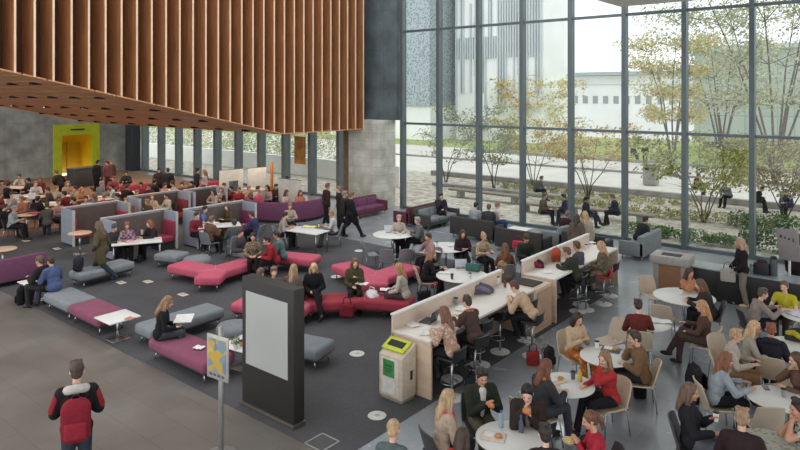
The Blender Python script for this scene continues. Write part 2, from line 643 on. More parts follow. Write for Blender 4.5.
MB().hexa([loc_(BX1 - .12, 17.9, 3.7), loc_(BX1, 17.9, 3.7), loc_(BX1, 2, bottom(2) - .08), loc_(BX1 - .12, 2, bottom(2) - .08)],
          [loc_(BX1 - .12, 17.9, 3.95), loc_(BX1, 17.9, 3.95), loc_(BX1, 2, bottom(2) + .2), loc_(BX1 - .12, 2, bottom(2) + .2)]).build('edge_trim', WOOD_E, tv)
for k in range(-8, 29):
    Y = (0.363 + 0.02597 * k) * -BX0
    zb = bottom(Y)
    fin = MB().box(loc_(BX0 - 0.46, Y, (zb + HT) / 2), (0.9, 0.05, HT - zb)).build('fin', WOOD, tv)
    MB().box(loc_(BX0 - 0.005, Y, (zb + HT) / 2), (0.02, 0.06, HT - zb)).build('fin_edge', WOOD_E, fin)

# warm downlights in the soffit recesses over the crowded tables
for X, Y in ((-25, 16.8), (-29, 16.8), (-33, 16.8), (-37, 16.8), (-25, 20.5), (-29, 20.5), (-33, 20.5), (-37, 20.5), (-24, 12.6), (-28, 12.6), (-32, 12.6), (-36, 12.6)):
    ld = bpy.data.lights.new('downlight', 'AREA'); ld.shape = 'DISK'; ld.size = 0.35
    ld.energy = 32.0; ld.color = (1.0, 0.86, 0.7); ld.spread = R(150)
    lo = bpy.data.objects.new('downlight', ld); COL.objects.link(lo)
    lo.location = (X, Y, bottom(Y) - 0.06)
# ================================================================ OUTSIDE
def ground_mat(c0, c1, scale=3.0, fine=40.0):
    m, nt, b = new_mat('ground')
    tc = nt.nodes.new('ShaderNodeTexCoord')
    n = nt.nodes.new('ShaderNodeTexNoise'); n.inputs['Scale'].default_value = scale; n.inputs['Detail'].default_value = 8
    n.inputs['Roughness'].default_value = 0.75
    nt.links.new(tc.outputs['Object'], n.inputs['Vector'])
    o = ramp2(nt, n.outputs['Fac'], lin(c0), lin(c1), 0.38, 0.62)
    nt.links.new(o, b.inputs['Base Color'])
    b.inputs['Roughness'].default_value = 0.95
    n2 = nt.nodes.new('ShaderNodeTexNoise'); n2.inputs['Scale'].default_value = fine
    nt.links.new(tc.outputs['Object'], n2.inputs['Vector'])
    bp = nt.nodes.new('ShaderNodeBump'); bp.inputs['Strength'].default_value = 0.5; bp.inputs['Distance'].default_value = 0.05
    nt.links.new(n2.outputs['Fac'], bp.inputs['Height']); nt.links.new(bp.outputs[0], b.inputs['Normal'])
    return m
GRAVEL = ground_mat((150, 140, 122), (222, 214, 200), 2.2)
PAVE = mat((208, 203, 194), 0.9, 0, 0.05, 0.5, 0, None, None, 'pale_paving')
GRASS = ground_mat((128, 142, 78), (168, 176, 104), 1.2)
KERB = mat((150, 147, 140), 0.9, 0, 0.12, 2, 0, None, None, 'kerb_stone')
def strip(name, y0, y1, m, z=0.0, x0=-160, x1=60):
    return struct(MB().box(((x0 + x1) / 2, (y0 + y1) / 2, z - 0.15), (x1 - x0, y1 - y0, 0.3)).build(name, m))
strip('ground_gravel', 24.35, 36.0, GRAVEL, -0.02)
strip('ground_paving', 36.0, 54.0, PAVE, -0.01)
strip('ground_lawn', 54.0, 78.0, GRASS, 0.0)
strip('ground_far', 78.0, 300.0, PAVE, -0.02, -400, 200)
strip('ground_west', 24.35, 300.0, PAVE, -0.03, -400, -40)
for i, (y, h, x0, x1) in enumerate(((35.2, 0.28, -26, 8), (44.5, 0.12, -40, 10), (51.5, 0.22, -34, 12), (31.3, 0.16, -23, -13.5))):
    tag(MB().box(((x0 + x1) / 2, y, h / 2), (x1 - x0, 0.35, h)).build('garden_wall', KERB),
        ('low grey kerb wall behind the courtyard trees', 'thin grey kerb across the pale paving outside', 'far grey kerb wall below the lawn outside',
         'short stone kerb in the gravel outside beyond the grey sofas')[i], 'kerb wall')
BENCHM = mat((142, 130, 116), 0.85, 0, 0.1, 2, 0, None, (1, 6, 6), 'weathered_timber')
def stone_bench(name, p, L, label, rz=0.0, h=0.42):
    t = thing(name, label, 'bench', p, rz)
    MB().box((0, 0, h - 0.05), (L, 0.5, 0.1)).build('seat', BENCHM, t, 0.01)
    for s in (-1, 1):
        MB().box((s * L * 0.36, 0, (h - 0.1) / 2), (0.25, 0.4, h - 0.1)).build('leg', KERB, t)
stone_bench('garden_bench', px(487, 200), 4.5, 'long low timber bench outside behind the grey sofa')
stone_bench('garden_bench', px(541, 213), 2.2, 'short low bench outside with two people sitting on it')
stone_bench('garden_bench', px(606, 219), 4.2, 'long low bench outside by the window with a dark-haired person at its end')

LEAFM = {}
def leaf_mat(c):
    return mat(c, 0.7, 0, 0.28, 3.0, 0, None, None, 'leaf')
def leaves(cents, n, rad, size, rng, flat=1.0):
    mb = MB()
    for i in range(n):
        c = cents[rng.randrange(len(cents))]
        while True:
            q = Vector((rng.uniform(-1, 1), rng.uniform(-1, 1), rng.uniform(-1, 1)))
            if q.length < 1: break
        p = Vector(c[:3]) + Vector((q.x, q.y, q.z * flat)) * rad * (c[3] if len(c) > 3 else 1)
        a = Vector((rng.gauss(0, 1), rng.gauss(0, 1), rng.gauss(0, 1))).normalized()
        u = a.orthogonal().normalized(); v = a.cross(u)
        s = size * rng.uniform(0.6, 1.3)
        mb.add([p - u * s * .5, p + v * s * .3 + a * s * .06, p + u * s * .5, p - v * s * .3 + a * s * .06], [(0, 1, 2, 3)])
    return mb
BARK = mat((104, 92, 80), 0.9, 0, 0.2, 8, 0.3, None, None, 'bark')
def tree(name, loc, h, spread, stems, nleaf, c, label, seed, lsize=0.16, low=0.45, rad=0.5, group=None, trunk=0.035):
    rng = random.Random(seed)
    t = thing(name, label, 'tree', loc, 0, group)
    wood, cents = MB(), []
    for s in range(stems):
        a = 2 * math.pi * s / stems + rng.uniform(-.4, .4)
        p = Vector((math.cos(a) * .06, math.sin(a) * .06, 0))
        pts, dirv = [p.copy()], Vector((math.cos(a), math.sin(a), 0))
        out = spread * rng.uniform(.3, .55) if stems > 1 else spread * .12
        for k in range(1, 6):
            f = k / 5
            pts.append(p + dirv * out * f ** 1.3 + Vector((rng.uniform(-.08, .08), rng.uniform(-.08, .08), h * .82 * f)) )
        wood.tube(pts, [trunk * (1 - .15 * k) for k in range(6)], 6)
        for k in range(2, 6):
            for b in range(3):
                a2 = a + rng.uniform(-1.6, 1.6)
                q = pts[k]
                ln = spread * rng.uniform(.18, .42)
                e = q + Vector((math.cos(a2) * ln, math.sin(a2) * ln, rng.uniform(.1, .5) * h * .22))
                mid = (q + e) / 2 + Vector((0, 0, .05))
                wood.tube([q, mid, e], [trunk * .35, trunk * .25, trunk * .1], 4)
                if e.z > h * low:
                    cents.append((e.x, e.y, e.z, rng.uniform(.6, 1.2)))
                    cents.append((mid.x, mid.y, max(mid.z, h * low), rng.uniform(.5, 1.0)))
    wood.build('trunk', BARK, t, smooth=True)
    leaves(cents, nleaf, rad, lsize, rng, .7).build('foliage', leaf_mat(c), t)
    return t
tree('courtyard_tree', px(704, 222), 4.0, 3.6, 6, 2600, (150, 150, 84), 'multi-stemmed young tree with thin yellow-green leaves in front of the kerb wall outside', 1, .17, .42, .6)
tree('courtyard_tree', px(588, 197), 4.0, 3.6, 5, 2200, (178, 152, 88), 'multi-stemmed tree turning yellow outside behind the two seated people', 2, .15, .5, .5)
tree('courtyard_tree', px(534, 188), 4.2, 3.6, 4, 2200, (182, 162, 92), 'small yellow-leaved tree outside with a person crouched at its trunk', 3, .15, .5, .5)
tree('courtyard_tree', px(494, 188), 4.2, 3.2, 4, 1900, (134, 138, 96), 'small greenish tree outside behind the grey sofa', 4, .15, .4, .5)
tree('courtyard_tree', px(786, 217), 3.6, 3.4, 6, 2600, (144, 136, 96), 'multi-stemmed shrubby tree outside above the black counter', 5, .17, .3, .6)
tree('courtyard_tree', px(446, 182), 3.4, 2.6, 4, 600, (140, 140, 108), 'thin pale tree outside next to the concrete pier', 6, .14, .4, .45)
tree('tall_tree', pxY(672, 50), 10.5, 4.8, 5, 6500, (182, 172, 112), 'tall yellow-green tree outside in front of the white building', 7, .22, .3, 1.1, None, .09)
tree('tall_tree', pxY(775, 44), 14.5, 8.5, 7, 9000, (162, 164, 132), 'tall thin-leaved tree outside before the teal glass building', 8, .22, .3, 1.5, None, .09)
tree('tall_tree', pxY(722, 56), 13.5, 8.0, 7, 8500, (170, 172, 142), 'tall grey-green tree outside between two window posts', 9, .22, .25, 1.5, None, .09)
tree('tall_tree', pxY(536, 66), 7.5, 7, 5, 3000, (196, 182, 128), 'pale yellow tree far outside before the white tower', 10, .32, .3, 1.1, None, .08)
tree('tall_tree', pxY(470, 62), 4.5, 6, 3, 1000, (132, 140, 110), 'low green tree at the foot of the white tower outside', 11, .3, .2, 1.0, None, .08)
def hedge(p0, p1, w, h, c, label, seed, n):
    rng = random.Random(seed)
    p0, p1 = Vector(p0), Vector(p1)
    cents = []
    L = (p1 - p0).length
    k = max(3, int(L / (w * .6)))
    for i in range(k + 1):
        q = p0.lerp(p1, i / k)
        cents.append((q.x + rng.uniform(-.15, .15), q.y + rng.uniform(-.15, .15), h * .5, rng.uniform(.75, 1.15)))
    m = leaves(cents, n, w * .62, .1 if h < 2 else .17, rng, h / w * .9)
    return tag(m.build('hedge', leaf_mat(c)), label, 'hedge')
hedge(pxY(636, 25.4), pxY(735, 25.4), .7, .45, (96, 122, 66), 'low green hedge outside along the glass beyond the wooden bin', 1, 2600)
hedge(pxY(745, 25.6), pxY(812, 25.6), .8, .8, (84, 112, 66), 'taller green shrubs outside behind the black counter', 2, 2200)
hedge(pxY(560, 29.6), pxY(770, 29.6), .7, .45, (150, 148, 92), 'yellowing low hedge outside at the foot of the young trees', 3, 3600)
hedge(pxY(742, 29.3), pxY(815, 29.3), .8, .75, (84, 110, 66), 'green shrub clump outside at the foot of the shrubby tree', 4, 1800)
hedge(pxY(500, 33), pxY(690, 33), .5, .3, (150, 146, 98), 'thin dry hedge outside along the low kerb wall', 5, 2600)
hedge(pxY(560, 58), pxY(800, 58), 1.4, 1.3, (158, 152, 84), 'broad yellow-green bushes far outside beyond the lawn', 6, 4200)

WALLW = mat((246, 245, 240), .85, 0, .04, .5, 0, None, None, 'pale_render')
tag(MB().box((-58, 29.4, .6), (68, .35, 1.2)).build('garden_wall', WALLW), 'long white garden wall outside the low windows', 'garden wall')
for i, (x0, x1, c_) in enumerate(((140, 190, (186, 192, 152)), (190, 240, (200, 204, 164)), (240, 290, (190, 198, 158)), (290, 350, (204, 206, 168)))):
    hedge(pxY(x0, 31.2), pxY(x1, 31.2), 1.8, 3.4, c_, ('tall pale hedge outside the low window beside the concrete wall', 'tall pale hedge outside the low windows above the red sofas',
          'tall pale hedge outside behind the freestanding screens', 'tall pale hedge outside the low window next to the stone pier')[i], 40 + i, 3000)

# buildings across the court
WHITE = mat((244, 245, 244), 0.8, 0, 0.03, .3, 0, None, None, 'white_render')
PALEG = mat((204, 210, 213), 0.7, 0, 0.05, .3, 0, None, None, 'grey_louvre')
t = thing('tower_building', 'tall white tower block outside clad in upright fins', 'building', (-38, 64, 0))
MB().box((0, 4, 13), (11.4, 8, 26)).build('wall', WHITE, t)
m = MB(); rng = random.Random(3)
for i in range(34):
    x = -5.6 + i * .335
    z0 = rng.choice((3.2, 5.5, 9.5)); z1 = rng.choice((12, 16, 25))
    m.box((x, -.12, (z0 + z1) / 2), (.14, .3, z1 - z0))
m.build('upright_fins', PALEG, t)
m = MB()
for i in range(6):
    m.box((-4.8 + i * 1.9, -.05, 9 + 2 * (i % 3)), (.5, .12, 7))
m.build('window_strip', mat((170, 180, 186), .4), t)
t = thing('glass_building', 'blue-grey dotted glass building outside next to the stone pier', 'building', (-53, 60, 0))
def dotted(c, c2, s):
    m, nt, b = new_mat('dotted_glass')
    tc = nt.nodes.new('ShaderNodeTexCoord')
    v = nt.nodes.new('ShaderNodeTexVoronoi'); v.inputs['Scale'].default_value = s
    nt.links.new(tc.outputs['Object'], v.inputs['Vector'])
    o = ramp2(nt, v.outputs['Distance'], lin(c2), lin(c), .3, .5)
    nt.links.new(o, b.inputs['Base Color']); b.inputs['Roughness'].default_value = .35
    return m
MB().box((0, 4, 15), (16.6, 8, 22)).build('wall', dotted((172, 182, 187), (116, 128, 136), 4.5), t)
MB().box((0, 4.3, 2), (16.4, 8, 4)).build('ground_storey', WHITE, t)
t = thing('white_building', 'long low white building outside with a row of small windows', 'building', (-31, 92, 0))
MB().box((0, 4, 4.0), (22, 8, 8.0)).build('wall', mat((242, 242, 240), .8, 0, .03, .3), t)
MB().box((0, 3.6, 8.3), (23, 9.5, .5)).build('roof', mat((170, 178, 180), .6), t)
for i in range(14):
    MB().box((-10.2 + i * 1.55, -.03, 4.5), (.75, .1, 1.1)).build('window', mat((150, 156, 158), .3), t)
MB().box((0, -.03, 6.7), (22, .12, .12)).build('band', PALEG, t)
t = thing('teal_building', 'pale teal glazed building outside behind the thin tall trees', 'building', (-4, 66, 0))
m, nt, b = new_mat('teal_glazing')
tc = nt.nodes.new('ShaderNodeTexCoord')
br = nt.nodes.new('ShaderNodeTexBrick'); br.offset = 0
mp = nt.nodes.new('ShaderNodeMapping'); mp.inputs['Rotation'].default_value = (R(90), 0, 0)
nt.links.new(tc.outputs['Object'], mp.inputs[0]); nt.links.new(mp.outputs[0], br.inputs['Vector'])
br.inputs['Scale'].default_value = 1; br.inputs['Brick Width'].default_value = 1.3; br.inputs['Row Height'].default_value = 3.4; br.inputs['Mortar Size'].default_value = .05
br.inputs['Color1'].default_value = lin((178, 188, 182)); br.inputs['Color2'].default_value = lin((188, 197, 191)); br.inputs['Mortar'].default_value = lin((154, 170, 166))
nt.links.new(br.outputs[0], b.inputs['Base Color']); b.inputs['Roughness'].default_value = .3
MB().box((0, 4, 5.2), (27, 8, 8.6)).build('wall', m, t)
MB().box((0, 3.8, 9.7), (27.6, 8.8, .4)).build('roof', PALEG, t)
MB().box((0, 4.5, .5), (26, 7, 1.0)).build('plinth', KERB, t)
BINM = mat((158, 158, 154), .5, .2)
t = thing('litter_bin', 'grey litter bin standing on the pale paving outside', 'bin', px(651, 185))
MB().box((0, 0, .6), (.75, .7, 1.15)).build('body', BINM, t, .03)
MB().box((0, 0, 1.24), (.85, .8, .1)).build('lid', KERB, t, .02)
MB().box((0, -.36, .98), (.45, .03, .16)).build('slot', mat((40, 40, 40), .8), t)
# ================================================================ FURNITURE KINDS (front is +y)
CHROME = mat((176, 178, 180), 0.25, 0.9, 0.04, 3, 0, None, None, 'chrome')
WHITE_P = mat((222, 220, 214), 0.45, 0, 0.03, 2, 0, None, None, 'white_laminate')
BLACK_P = mat((34, 34, 36), 0.5, 0, 0.08, 4, 0, None, None, 'black_plastic')
BEIGE = mat((198, 180, 158), 0.55, 0, 0.05, 3, 0, None, None, 'beige_shell')
GREY_SH = mat((128, 132, 134), 0.5, 0, 0.05, 3, 0, None, None, 'grey_shell')
DARK_SH = mat((66, 62, 62), 0.5, 0, 0.05, 3, 0, None, None, 'dark_shell')
LWOOD = mat((206, 180, 156), 0.6, 0, 0.07, 2.0, 0, None, (1, 1, 6), 'pale_wood')
PAPER = mat((232, 230, 224), 0.8, 0, 0.03, 3, 0, None, None, 'paper')

def sheet(fn, nu, nv, th):
    return MB().grid(fn, nu, nv, th)

def make_shell(m):
    def f():
        t = thing('shell_chair', None, 'chair')
        def seat(u, v):
            x = (u - .5) * (.46 - .05 * (1 - v))
            y = -.22 + v * .46
            return (x, y, .44 + .03 * (2 * u - 1) ** 2 - .02 * math.sin(v * math.pi) - (.05 * max(0, v - .85) / .15))
        sheet(seat, 8, 8, .022).build('seat', m, t, smooth='auto')
        def back(u, v):
            wd = .46 - .07 * v ** 3
            x = (u - .5) * wd
            k = (2 * u - 1) ** 2
            return (x, -.2 - .13 * v + .055 * k, .43 + v * .42 - .03 * k * v)
        sheet(back, 8, 8, -.022).build('backrest', m, t, smooth='auto')
        for sx in (-1, 1):
            for sy in (-1, 1):
                MB().tube([(sx * .15, sy * .12, .43), (sx * .2, sy * .2, .4), (sx * .23, sy * .24, 0)], .011, 6).build('leg', CHROME, t, smooth=True)
        MB().tube([(-.15, -.12, .425), (.15, -.12, .425)], .01, 6).tube([(-.15, .12, .415), (.15, .12, .415)], .01, 6).build('seat_frame', CHROME, t, smooth=True)
        return t
    return f
shell_chair = Kind(make_shell(BEIGE))
grey_chair = Kind(make_shell(GREY_SH))
dark_chair = Kind(make_shell(DARK_SH))

def make_stool(m):
    def f():
        t = thing('bar_stool', None, 'stool')
        MB().box((0, 0, .735), (.4, .38, .05)).build('seat', m, t, .02)
        def back(u, v):
            return ((u - .5) * .4, -.18 - .03 * v + .04 * (2 * u - 1) ** 2, .74 + v * .2)
        sheet(back, 6, 4, -.03).build('backrest', m, t, smooth='auto')
        MB().tube([(0, 0, .03), (0, 0, .71)], .024, 10).build('column', CHROME, t, smooth=True)
        MB().lathe([(.21, 0), (.21, .012), (.12, .028), (.03, .04)], 24).build('base', mat((222, 222, 222), .45), t, smooth='auto')
        pts = [(.15 * math.sin(a * math.pi / 8), .06 + .15 * math.cos(a * math.pi / 8), .28) for a in range(-8, 9)]
        MB().tube(pts, .01, 6).tube([(0, 0, .28), (0, .06 - .15, .28)], .01, 6).build('footrest', CHROME, t, smooth=True)
        return t
    return f
bar_stool = Kind(make_stool(BLACK_P))
red_stool = Kind(make_stool(mat((176, 44, 44), .6)))

def make_table(r, h, m, name='round_table', base=.28):
    def f():
        t = thing(name, None, 'table')
        MB().lathe([(r - .02, h - .03), (r, h - .02), (r, h - .006), (r - .008, h)], 36).build('tabletop', m, t, smooth='auto')
        MB().tube([(0, 0, .03), (0, 0, h - .03)], .035, 12).build('column', CHROME, t, smooth=True)
        MB().lathe([(base, 0), (base, .01), (.06, .035)], 28).build('base', CHROME, t, smooth='auto')
        return t
    return f
dining_table = Kind(make_table(.46, .74, WHITE_P))
wide_table = Kind(make_table(.68, .74, WHITE_P, base=.36))
small_table = Kind(make_table(.38, .72, mat((206, 176, 146), .5, 0, .08, 3), base=.24))

def make_rect(lx, ly, h, m, name='rectangular_table'):
    def f():
        t = thing(name, None, 'table')
        MB().box((0, 0, h - .018), (lx, ly, .036)).build('tabletop', m, t, .006)
        for sx in (-1, 1):
            for sy in (-1, 1):
                MB().tube([(sx * (lx / 2 - .07), sy * (ly / 2 - .07), 0), (sx * (lx / 2 - .07), sy * (ly / 2 - .07), h - .03)], .018, 8).build('leg', CHROME, t, smooth=True)
        return t
    return f
long_table = Kind(make_rect(1.5, .75, .74, WHITE_P))
crowd_table = Kind(make_rect(1.5, .75, .74, mat((214, 188, 172), .5, 0, .06, 2)))
def make_side():
    t = thing('side_table', None, 'table')
    MB().box((0, 0, .49), (.72, .72, .03)).build('tabletop', WHITE_P, t, .006)
    MB().tube([(0, 0, .02), (0, 0, .48)], .03, 10).build('column', CHROME, t, smooth=True)
    MB().box((0, 0, .012), (.42, .42, .024)).build('base', CHROME, t, .006)
    return t
side_table = Kind(make_side)

def bench(name, L, W, c, label, loc, rz, group=None, cat='bench'):
    """upholstered backless bench with rounded edges on chrome legs, length along x"""
    t = thing(name, label, cat, loc, rz, group)
    MB().box((0, 0, .32), (L, W, .24)).build('seat', felt(c), t, .085, 4)
    MB().box((0, 0, .185), (L - .16, W - .16, .04)).build('seat_frame', mat((60, 60, 62), .6), t)
    for sx in (-1, 1):
        for sy in (-1, 1):
            MB().tube([(sx * (L / 2 - .16), sy * (W / 2 - .14), .18), (sx * (L / 2 - .12), sy * (W / 2 - .1), 0)], .016, 8).build('leg', CHROME, t, smooth=True)
    return t

def star_bench(c, label, loc, rz, arm=1.15):
    """three-armed upholstered bench"""
    t = thing('star_bench', label, 'bench', loc, rz)
    mb = MB()
    outl = []
    for k in range(3):
        a = 2 * math.pi * k / 3
        d = Vector((math.cos(a), math.sin(a))); n = Vector((-math.sin(a), math.cos(a)))
        for s, w in ((-1, .34), (1, .34)):
            outl.append((d * arm + n * s * w))
        a2 = a + math.pi / 3
        outl.append(Vector((math.cos(a2), math.sin(a2))) * .46)
    mb.prism([(p.x, p.y) for p in outl], .2, .45)
    mb.build('seat', felt(c), t, .07, 4)
    for k in range(3):
        a = 2 * math.pi * k / 3
        d = Vector((math.cos(a), math.sin(a))); n = Vector((-math.sin(a), math.cos(a)))
        for s in (-1, 1):
            p = d * (arm - .15) + n * s * .2
            MB().tube([(p.x, p.y, .21), (p.x + d.x * .04, p.y + d.y * .04, 0)], .016, 8).build('leg', CHROME, t, smooth=True)
    # piping seams along the arms
    m = MB()
    for k in range(3):
        a = 2 * math.pi * k / 3
        e = Vector((math.cos(a + math.pi / 3), math.sin(a + math.pi / 3), 0)) * .42
        m.tube([(0, 0, .452), (e.x, e.y, .45)], .012, 6)
    m.build('piping', felt(tuple(min(255, v + 50) for v in c)), t, smooth=True)
    return t

def pouf(c, r, label, loc):
    t = thing('pouf', label, 'pouf', loc)
    MB().lathe([(r - .05, .1), (r, .15), (r, .38), (r - .04, .44), (r - .12, .46)], 28).build('seat', felt(c), t, smooth=True)
    for k in range(3):
        a = k * 2.094
        MB().tube([(math.cos(a) * (r - .12), math.sin(a) * (r - .12), .11), (math.cos(a) * (r - .1), math.sin(a) * (r - .1), 0)], .018, 8).build('leg', CHROME, t, smooth=True)
    return t

def sofa(L, c, label, loc, rz, side=None, D=.85, name='sofa', group=None, backh=.8, arms=(1, 1)):
    """front is +y"""
    t = thing(name, label, 'sofa', loc, rz, group)
    cm, sm = felt(c), felt(side or c)
    n = max(1, round(L / .8))
    il = L - .16 * sum(arms)
    x0 = -L / 2 + .16 * arms[0]
    MB().box((0, 0, .22), (L - .02, D - .04, .14)).build('seat_frame', sm, t, .02)
    for k in range(n):
        MB().box((x0 + il * (k + .5) / n, .07, .36), (il / n - .012, D - .2, .16)).build('seat', cm, t, .04, 3)
        MB().box((x0 + il * (k + .5) / n, -D / 2 + .24, .58), (il / n - .012, .16, .36), 0, Matrix.Rotation(R(10), 3, 'X')).build('back_cushion', cm, t, .05, 3)
    MB().box((0, -D / 2 + .09, (backh + .14) / 2), (L, .16, backh - .14)).build('backrest', sm, t, .03)
    for i, s in enumerate((-1, 1)):
        if arms[i]:
            MB().box((s * (L / 2 - .075), .02, .37), (.15, D - .02, .46)).build('armrest', sm, t, .03)
    for sx in (-1, 1):
        for sy in (-1, 1):
            MB().tube([(sx * (L / 2 - .1), sy * (D / 2 - .1), .15), (sx * (L / 2 - .1), sy * (D / 2 - .1), 0)], .018, 8).build('leg', CHROME, t, smooth=True)
    return t

def booth(L, W, cout, cin, cseat, label, loc, rz=0.0, h=1.3):
    """high felt-sided seating booth: back panel along local y at x=0, open to +x"""
    t = thing('booth', label, 'booth', loc, rz)
    mo, mi = felt(cout), felt(cin)
    trim = mat((196, 192, 186), .6)
    MB().box((.04, L / 2, h / 2 + .03), (.08, L, h - .06)).build('back_panel', mo, t, .015)
    for y in (.04, L - .04):
        p = MB().box((W / 2 + .05, y, h / 2 + .03), (W, .08, h - .06)).build('side_panel', mo, t, .015)
        MB().box((W + .055, y, h / 2), (.02, .085, h)).build('edge_strip', trim, p)
    MB().box((.095, L / 2, h / 2), (.03, L - .2, h - .14)).build('lining', mi, t)
    MB().box((.05, L / 2, h + .005), (.1, L, .03)).build('cap_strip', trim, t)
    for y in (.38, L - .38):
        MB().box((W / 2 + .1, y, .36), (W - .12, .55, .2)).build('seat', felt(cseat), t, .05, 3)
        MB().box((W / 2 + .1, y, .13), (W - .2, .48, .26)).build('plinth', mat((50, 48, 48), .8), t)
        yy = .12 if y < 1 else L - .12
        MB().box((W / 2 + .1, yy, .7), (W - .12, .1, .55)).build('seat_back', felt(cseat), t, .04, 3)
    return t

# ---------------------------------------------------------------- small things
def cup(loc, label, c=(236, 234, 228), h=.12):
    t = thing('paper_cup', label, 'cup', loc, 0)
    MB().lathe([(.03, 0), (.042, h)], 14).build('body', mat(c, .6), t, smooth='auto')
    MB().lathe([(.045, h), (.045, h + .01), (.038, h + .018)], 14).build('lid', mat((40, 34, 30), .5), t, smooth='auto')
    return t
def bottle(loc, label, c=(150, 176, 190)):
    t = thing('bottle', label, 'bottle', loc)
    MB().lathe([(.032, 0), (.035, .02), (.035, .14), (.014, .19), (.014, .21)], 14).build('body', mat(c, .15), t, smooth=True)
    MB().lathe([(.016, .205), (.016, .235)], 12).build('cap', mat((60, 90, 150), .5), t, smooth='auto')
    return t
def laptop(loc, rz, label, c=(190, 190, 192), scr=(190, 196, 204)):
    t = thing('laptop', label, 'laptop', loc, rz)
    MB().box((0, 0, .009), (.33, .23, .018)).build('base', mat(c, .4, .3), t, .004)
    MB().box((0, .02, .0195), (.28, .1, .003)).build('keyboard', BLACK_P, t)
    sm = Matrix.Rotation(R(-15), 3, 'X')
    lid = MB().box((0, .145, .12), (.33, .012, .22), 0, sm).build('screen_lid', mat(c, .4, .3), t, .004)
    MB().box((0, .1385, .121), (.3, .002, .19), 0, sm).build('screen', mat(scr, .2), lid)
    return t
def tray(loc, rz, label, c=(214, 200, 186)):
    t = thing('food_tray', label, 'tray', loc, rz)
    MB().box((0, 0, .008), (.34, .25, .016)).build('tray_base', mat(c, .6), t, .004)
    MB().box((-.05, .02, .024), (.15, .12, .016)).build('napkin', PAPER, t, .004)
    MB().ball((.08, -.02, .04), (.055, .045, .03)).build('roll', mat((188, 134, 78), .7, 0, .2, 20), t, smooth=True)
    return t
def papers(loc, rz, label, w=.3, d=.21, c=(230, 228, 224)):
    t = thing('open_book', label, 'book', loc, rz)
    for s in (-1, 1):
        sheet(lambda u, v, s=s: (s * (u * w / 2), (v - .5) * d, .012 + .016 * math.sin(u * 2.6)), 6, 2, .012 * s).build('page', mat(c, .8), t)
    return t
def backpack(loc, rz, label, c, c2=None, s=1.0, name='backpack', rx=0.0):
    t = thing(name, label, 'backpack', loc, rz)
    t.rotation_euler = (rx, 0, rz)
    m = cloth(c)
    mb = MB()
    prof = [(.0, .85), (.12, 1.0), (.3, 1.0), (.42, .9), (.48, .6)]
    def body(u, v):
        a = 2 * math.pi * u
        z = v * .5
        k = 1.0 - .12 * abs(v - .4) if v < .7 else max(.03, math.sqrt(max(0, 1 - ((v - .7) / .31) ** 2)))
        if v < .06: k *= .75 + 4 * v
        ex = abs(math.cos(a)) ** .65 * math.copysign(1, math.cos(a))
        ey = abs(math.sin(a)) ** .65 * math.copysign(1, math.sin(a))
        return (ex * .165 * k * s, (ey * .1 + .0) * k * s, z * s)
    mb.grid(body, 24, 14)
    mb.build('bag_body', m, t, smooth=True)
    MB().box((0, -.105 * s, .15 * s), (.24 * s, .07 * s, .2 * s)).build('front_pocket', cloth(c2 or mul(c, .8)), t, .03 * s, 3)
    MB().tube([(-.04 * s, .02, .49 * s), (-.02 * s, .02, .53 * s), (.02 * s, .02, .53 * s), (.04 * s, .02, .49 * s)], .009 * s, 6).build('grab_handle', BLACK_P, t, smooth=True)
    for q in (-1, 1):
        MB().tube([(q * .09 * s, .08 * s, .46 * s), (q * .1 * s, .14 * s, .4 * s), (q * .1 * s, .14 * s, .2 * s), (q * .11 * s, .09 * s, .08 * s)], .018 * s, 6, True, .5).build('strap', cloth(mul(c, .6)), t, smooth=True)
    return t
def handbag(loc, rz, label, c, w=.34, h=.26):
    t = thing('bag', label, 'bag', loc, rz)
    MB().box((0, 0, h / 2), (w, .14, h)).build('bag_body', cloth(c), t, .04, 3)
    MB().tube([(-w * .3, 0, h - .02), (-w * .25, 0, h + .12), (0, 0, h + .17), (w * .25, 0, h + .12), (w * .3, 0, h - .02)], .012, 6).build('handle', cloth(mul(c, .7)), t, smooth=True)
    return t
def coat_heap(loc, rz, label, c, c2=None, w=.4, h=.2):
    """a crumpled jacket lying on something"""
    rng = random.Random(int(loc[0] * 100))
    t = thing('jacket', label, 'jacket', loc, rz)
    ph = [rng.uniform(0, 6) for _ in range(6)]
    def f(u, v):
        a = 2 * math.pi * u
        k = math.sqrt(max(0, 1 - (v) ** 2.2))
        wv = 1 + .12 * math.sin(3 * a + ph[0]) + .08 * math.sin(5 * a + ph[1] + v * 3)
        return (math.cos(a) * w / 2 * max(.02, k) * wv, math.sin(a) * w * .36 * max(.02, k) * wv, h * v * (1 + .1 * math.sin(2 * a + ph[2])))
    MB().grid(f, 24, 10).build('folded_body', cloth(c), t, smooth=True)
    MB().tube([(-w * .4, -.05, h * .5), (-w * .1, -w * .3, h * .75), (w * .25, -w * .32, h * .4), (w * .4, -w * .3, .04)], [.05, .055, .05, .04], 8).build('sleeve', cloth(c2 or mul(c, 1.25)), t, smooth=True)
    return t
def coat_on_chair(loc, rz, label, c):
    """a coat hung over a chair's back; loc, rz are the chair's"""
    t = thing('coat', label, 'coat', loc, rz)
    def f(u, v):
        x = (u - .5) * .5
        s = v * 2 - 1          # -1 front hem .. 0 ridge .. 1 rear hem
        y = -.335 - .045 * math.tanh(s * 6) - .07 * max(0, -.0)
        if s < 0:
            return (x * .9, -.335 + .06 * min(1, -s * 5) + .02 * math.sin(u * 9), .89 + s * .28)
        return (x, -.335 - .06 * min(1, s * 5) - .05 * s - .02 * math.sin(u * 12), .89 - s * .5)
    sheet(f, 14, 14, .02).build('coat_body', cloth(c), t, smooth=True)
    for s in (-1, 1):
        MB().tube([(s * .22, -.38, .86), (s * .26, -.42, .65), (s * .24, -.43, .4)], [.05, .05, .04], 8).build('sleeve', cloth(mul(c, .85)), t, smooth=True)
    return t
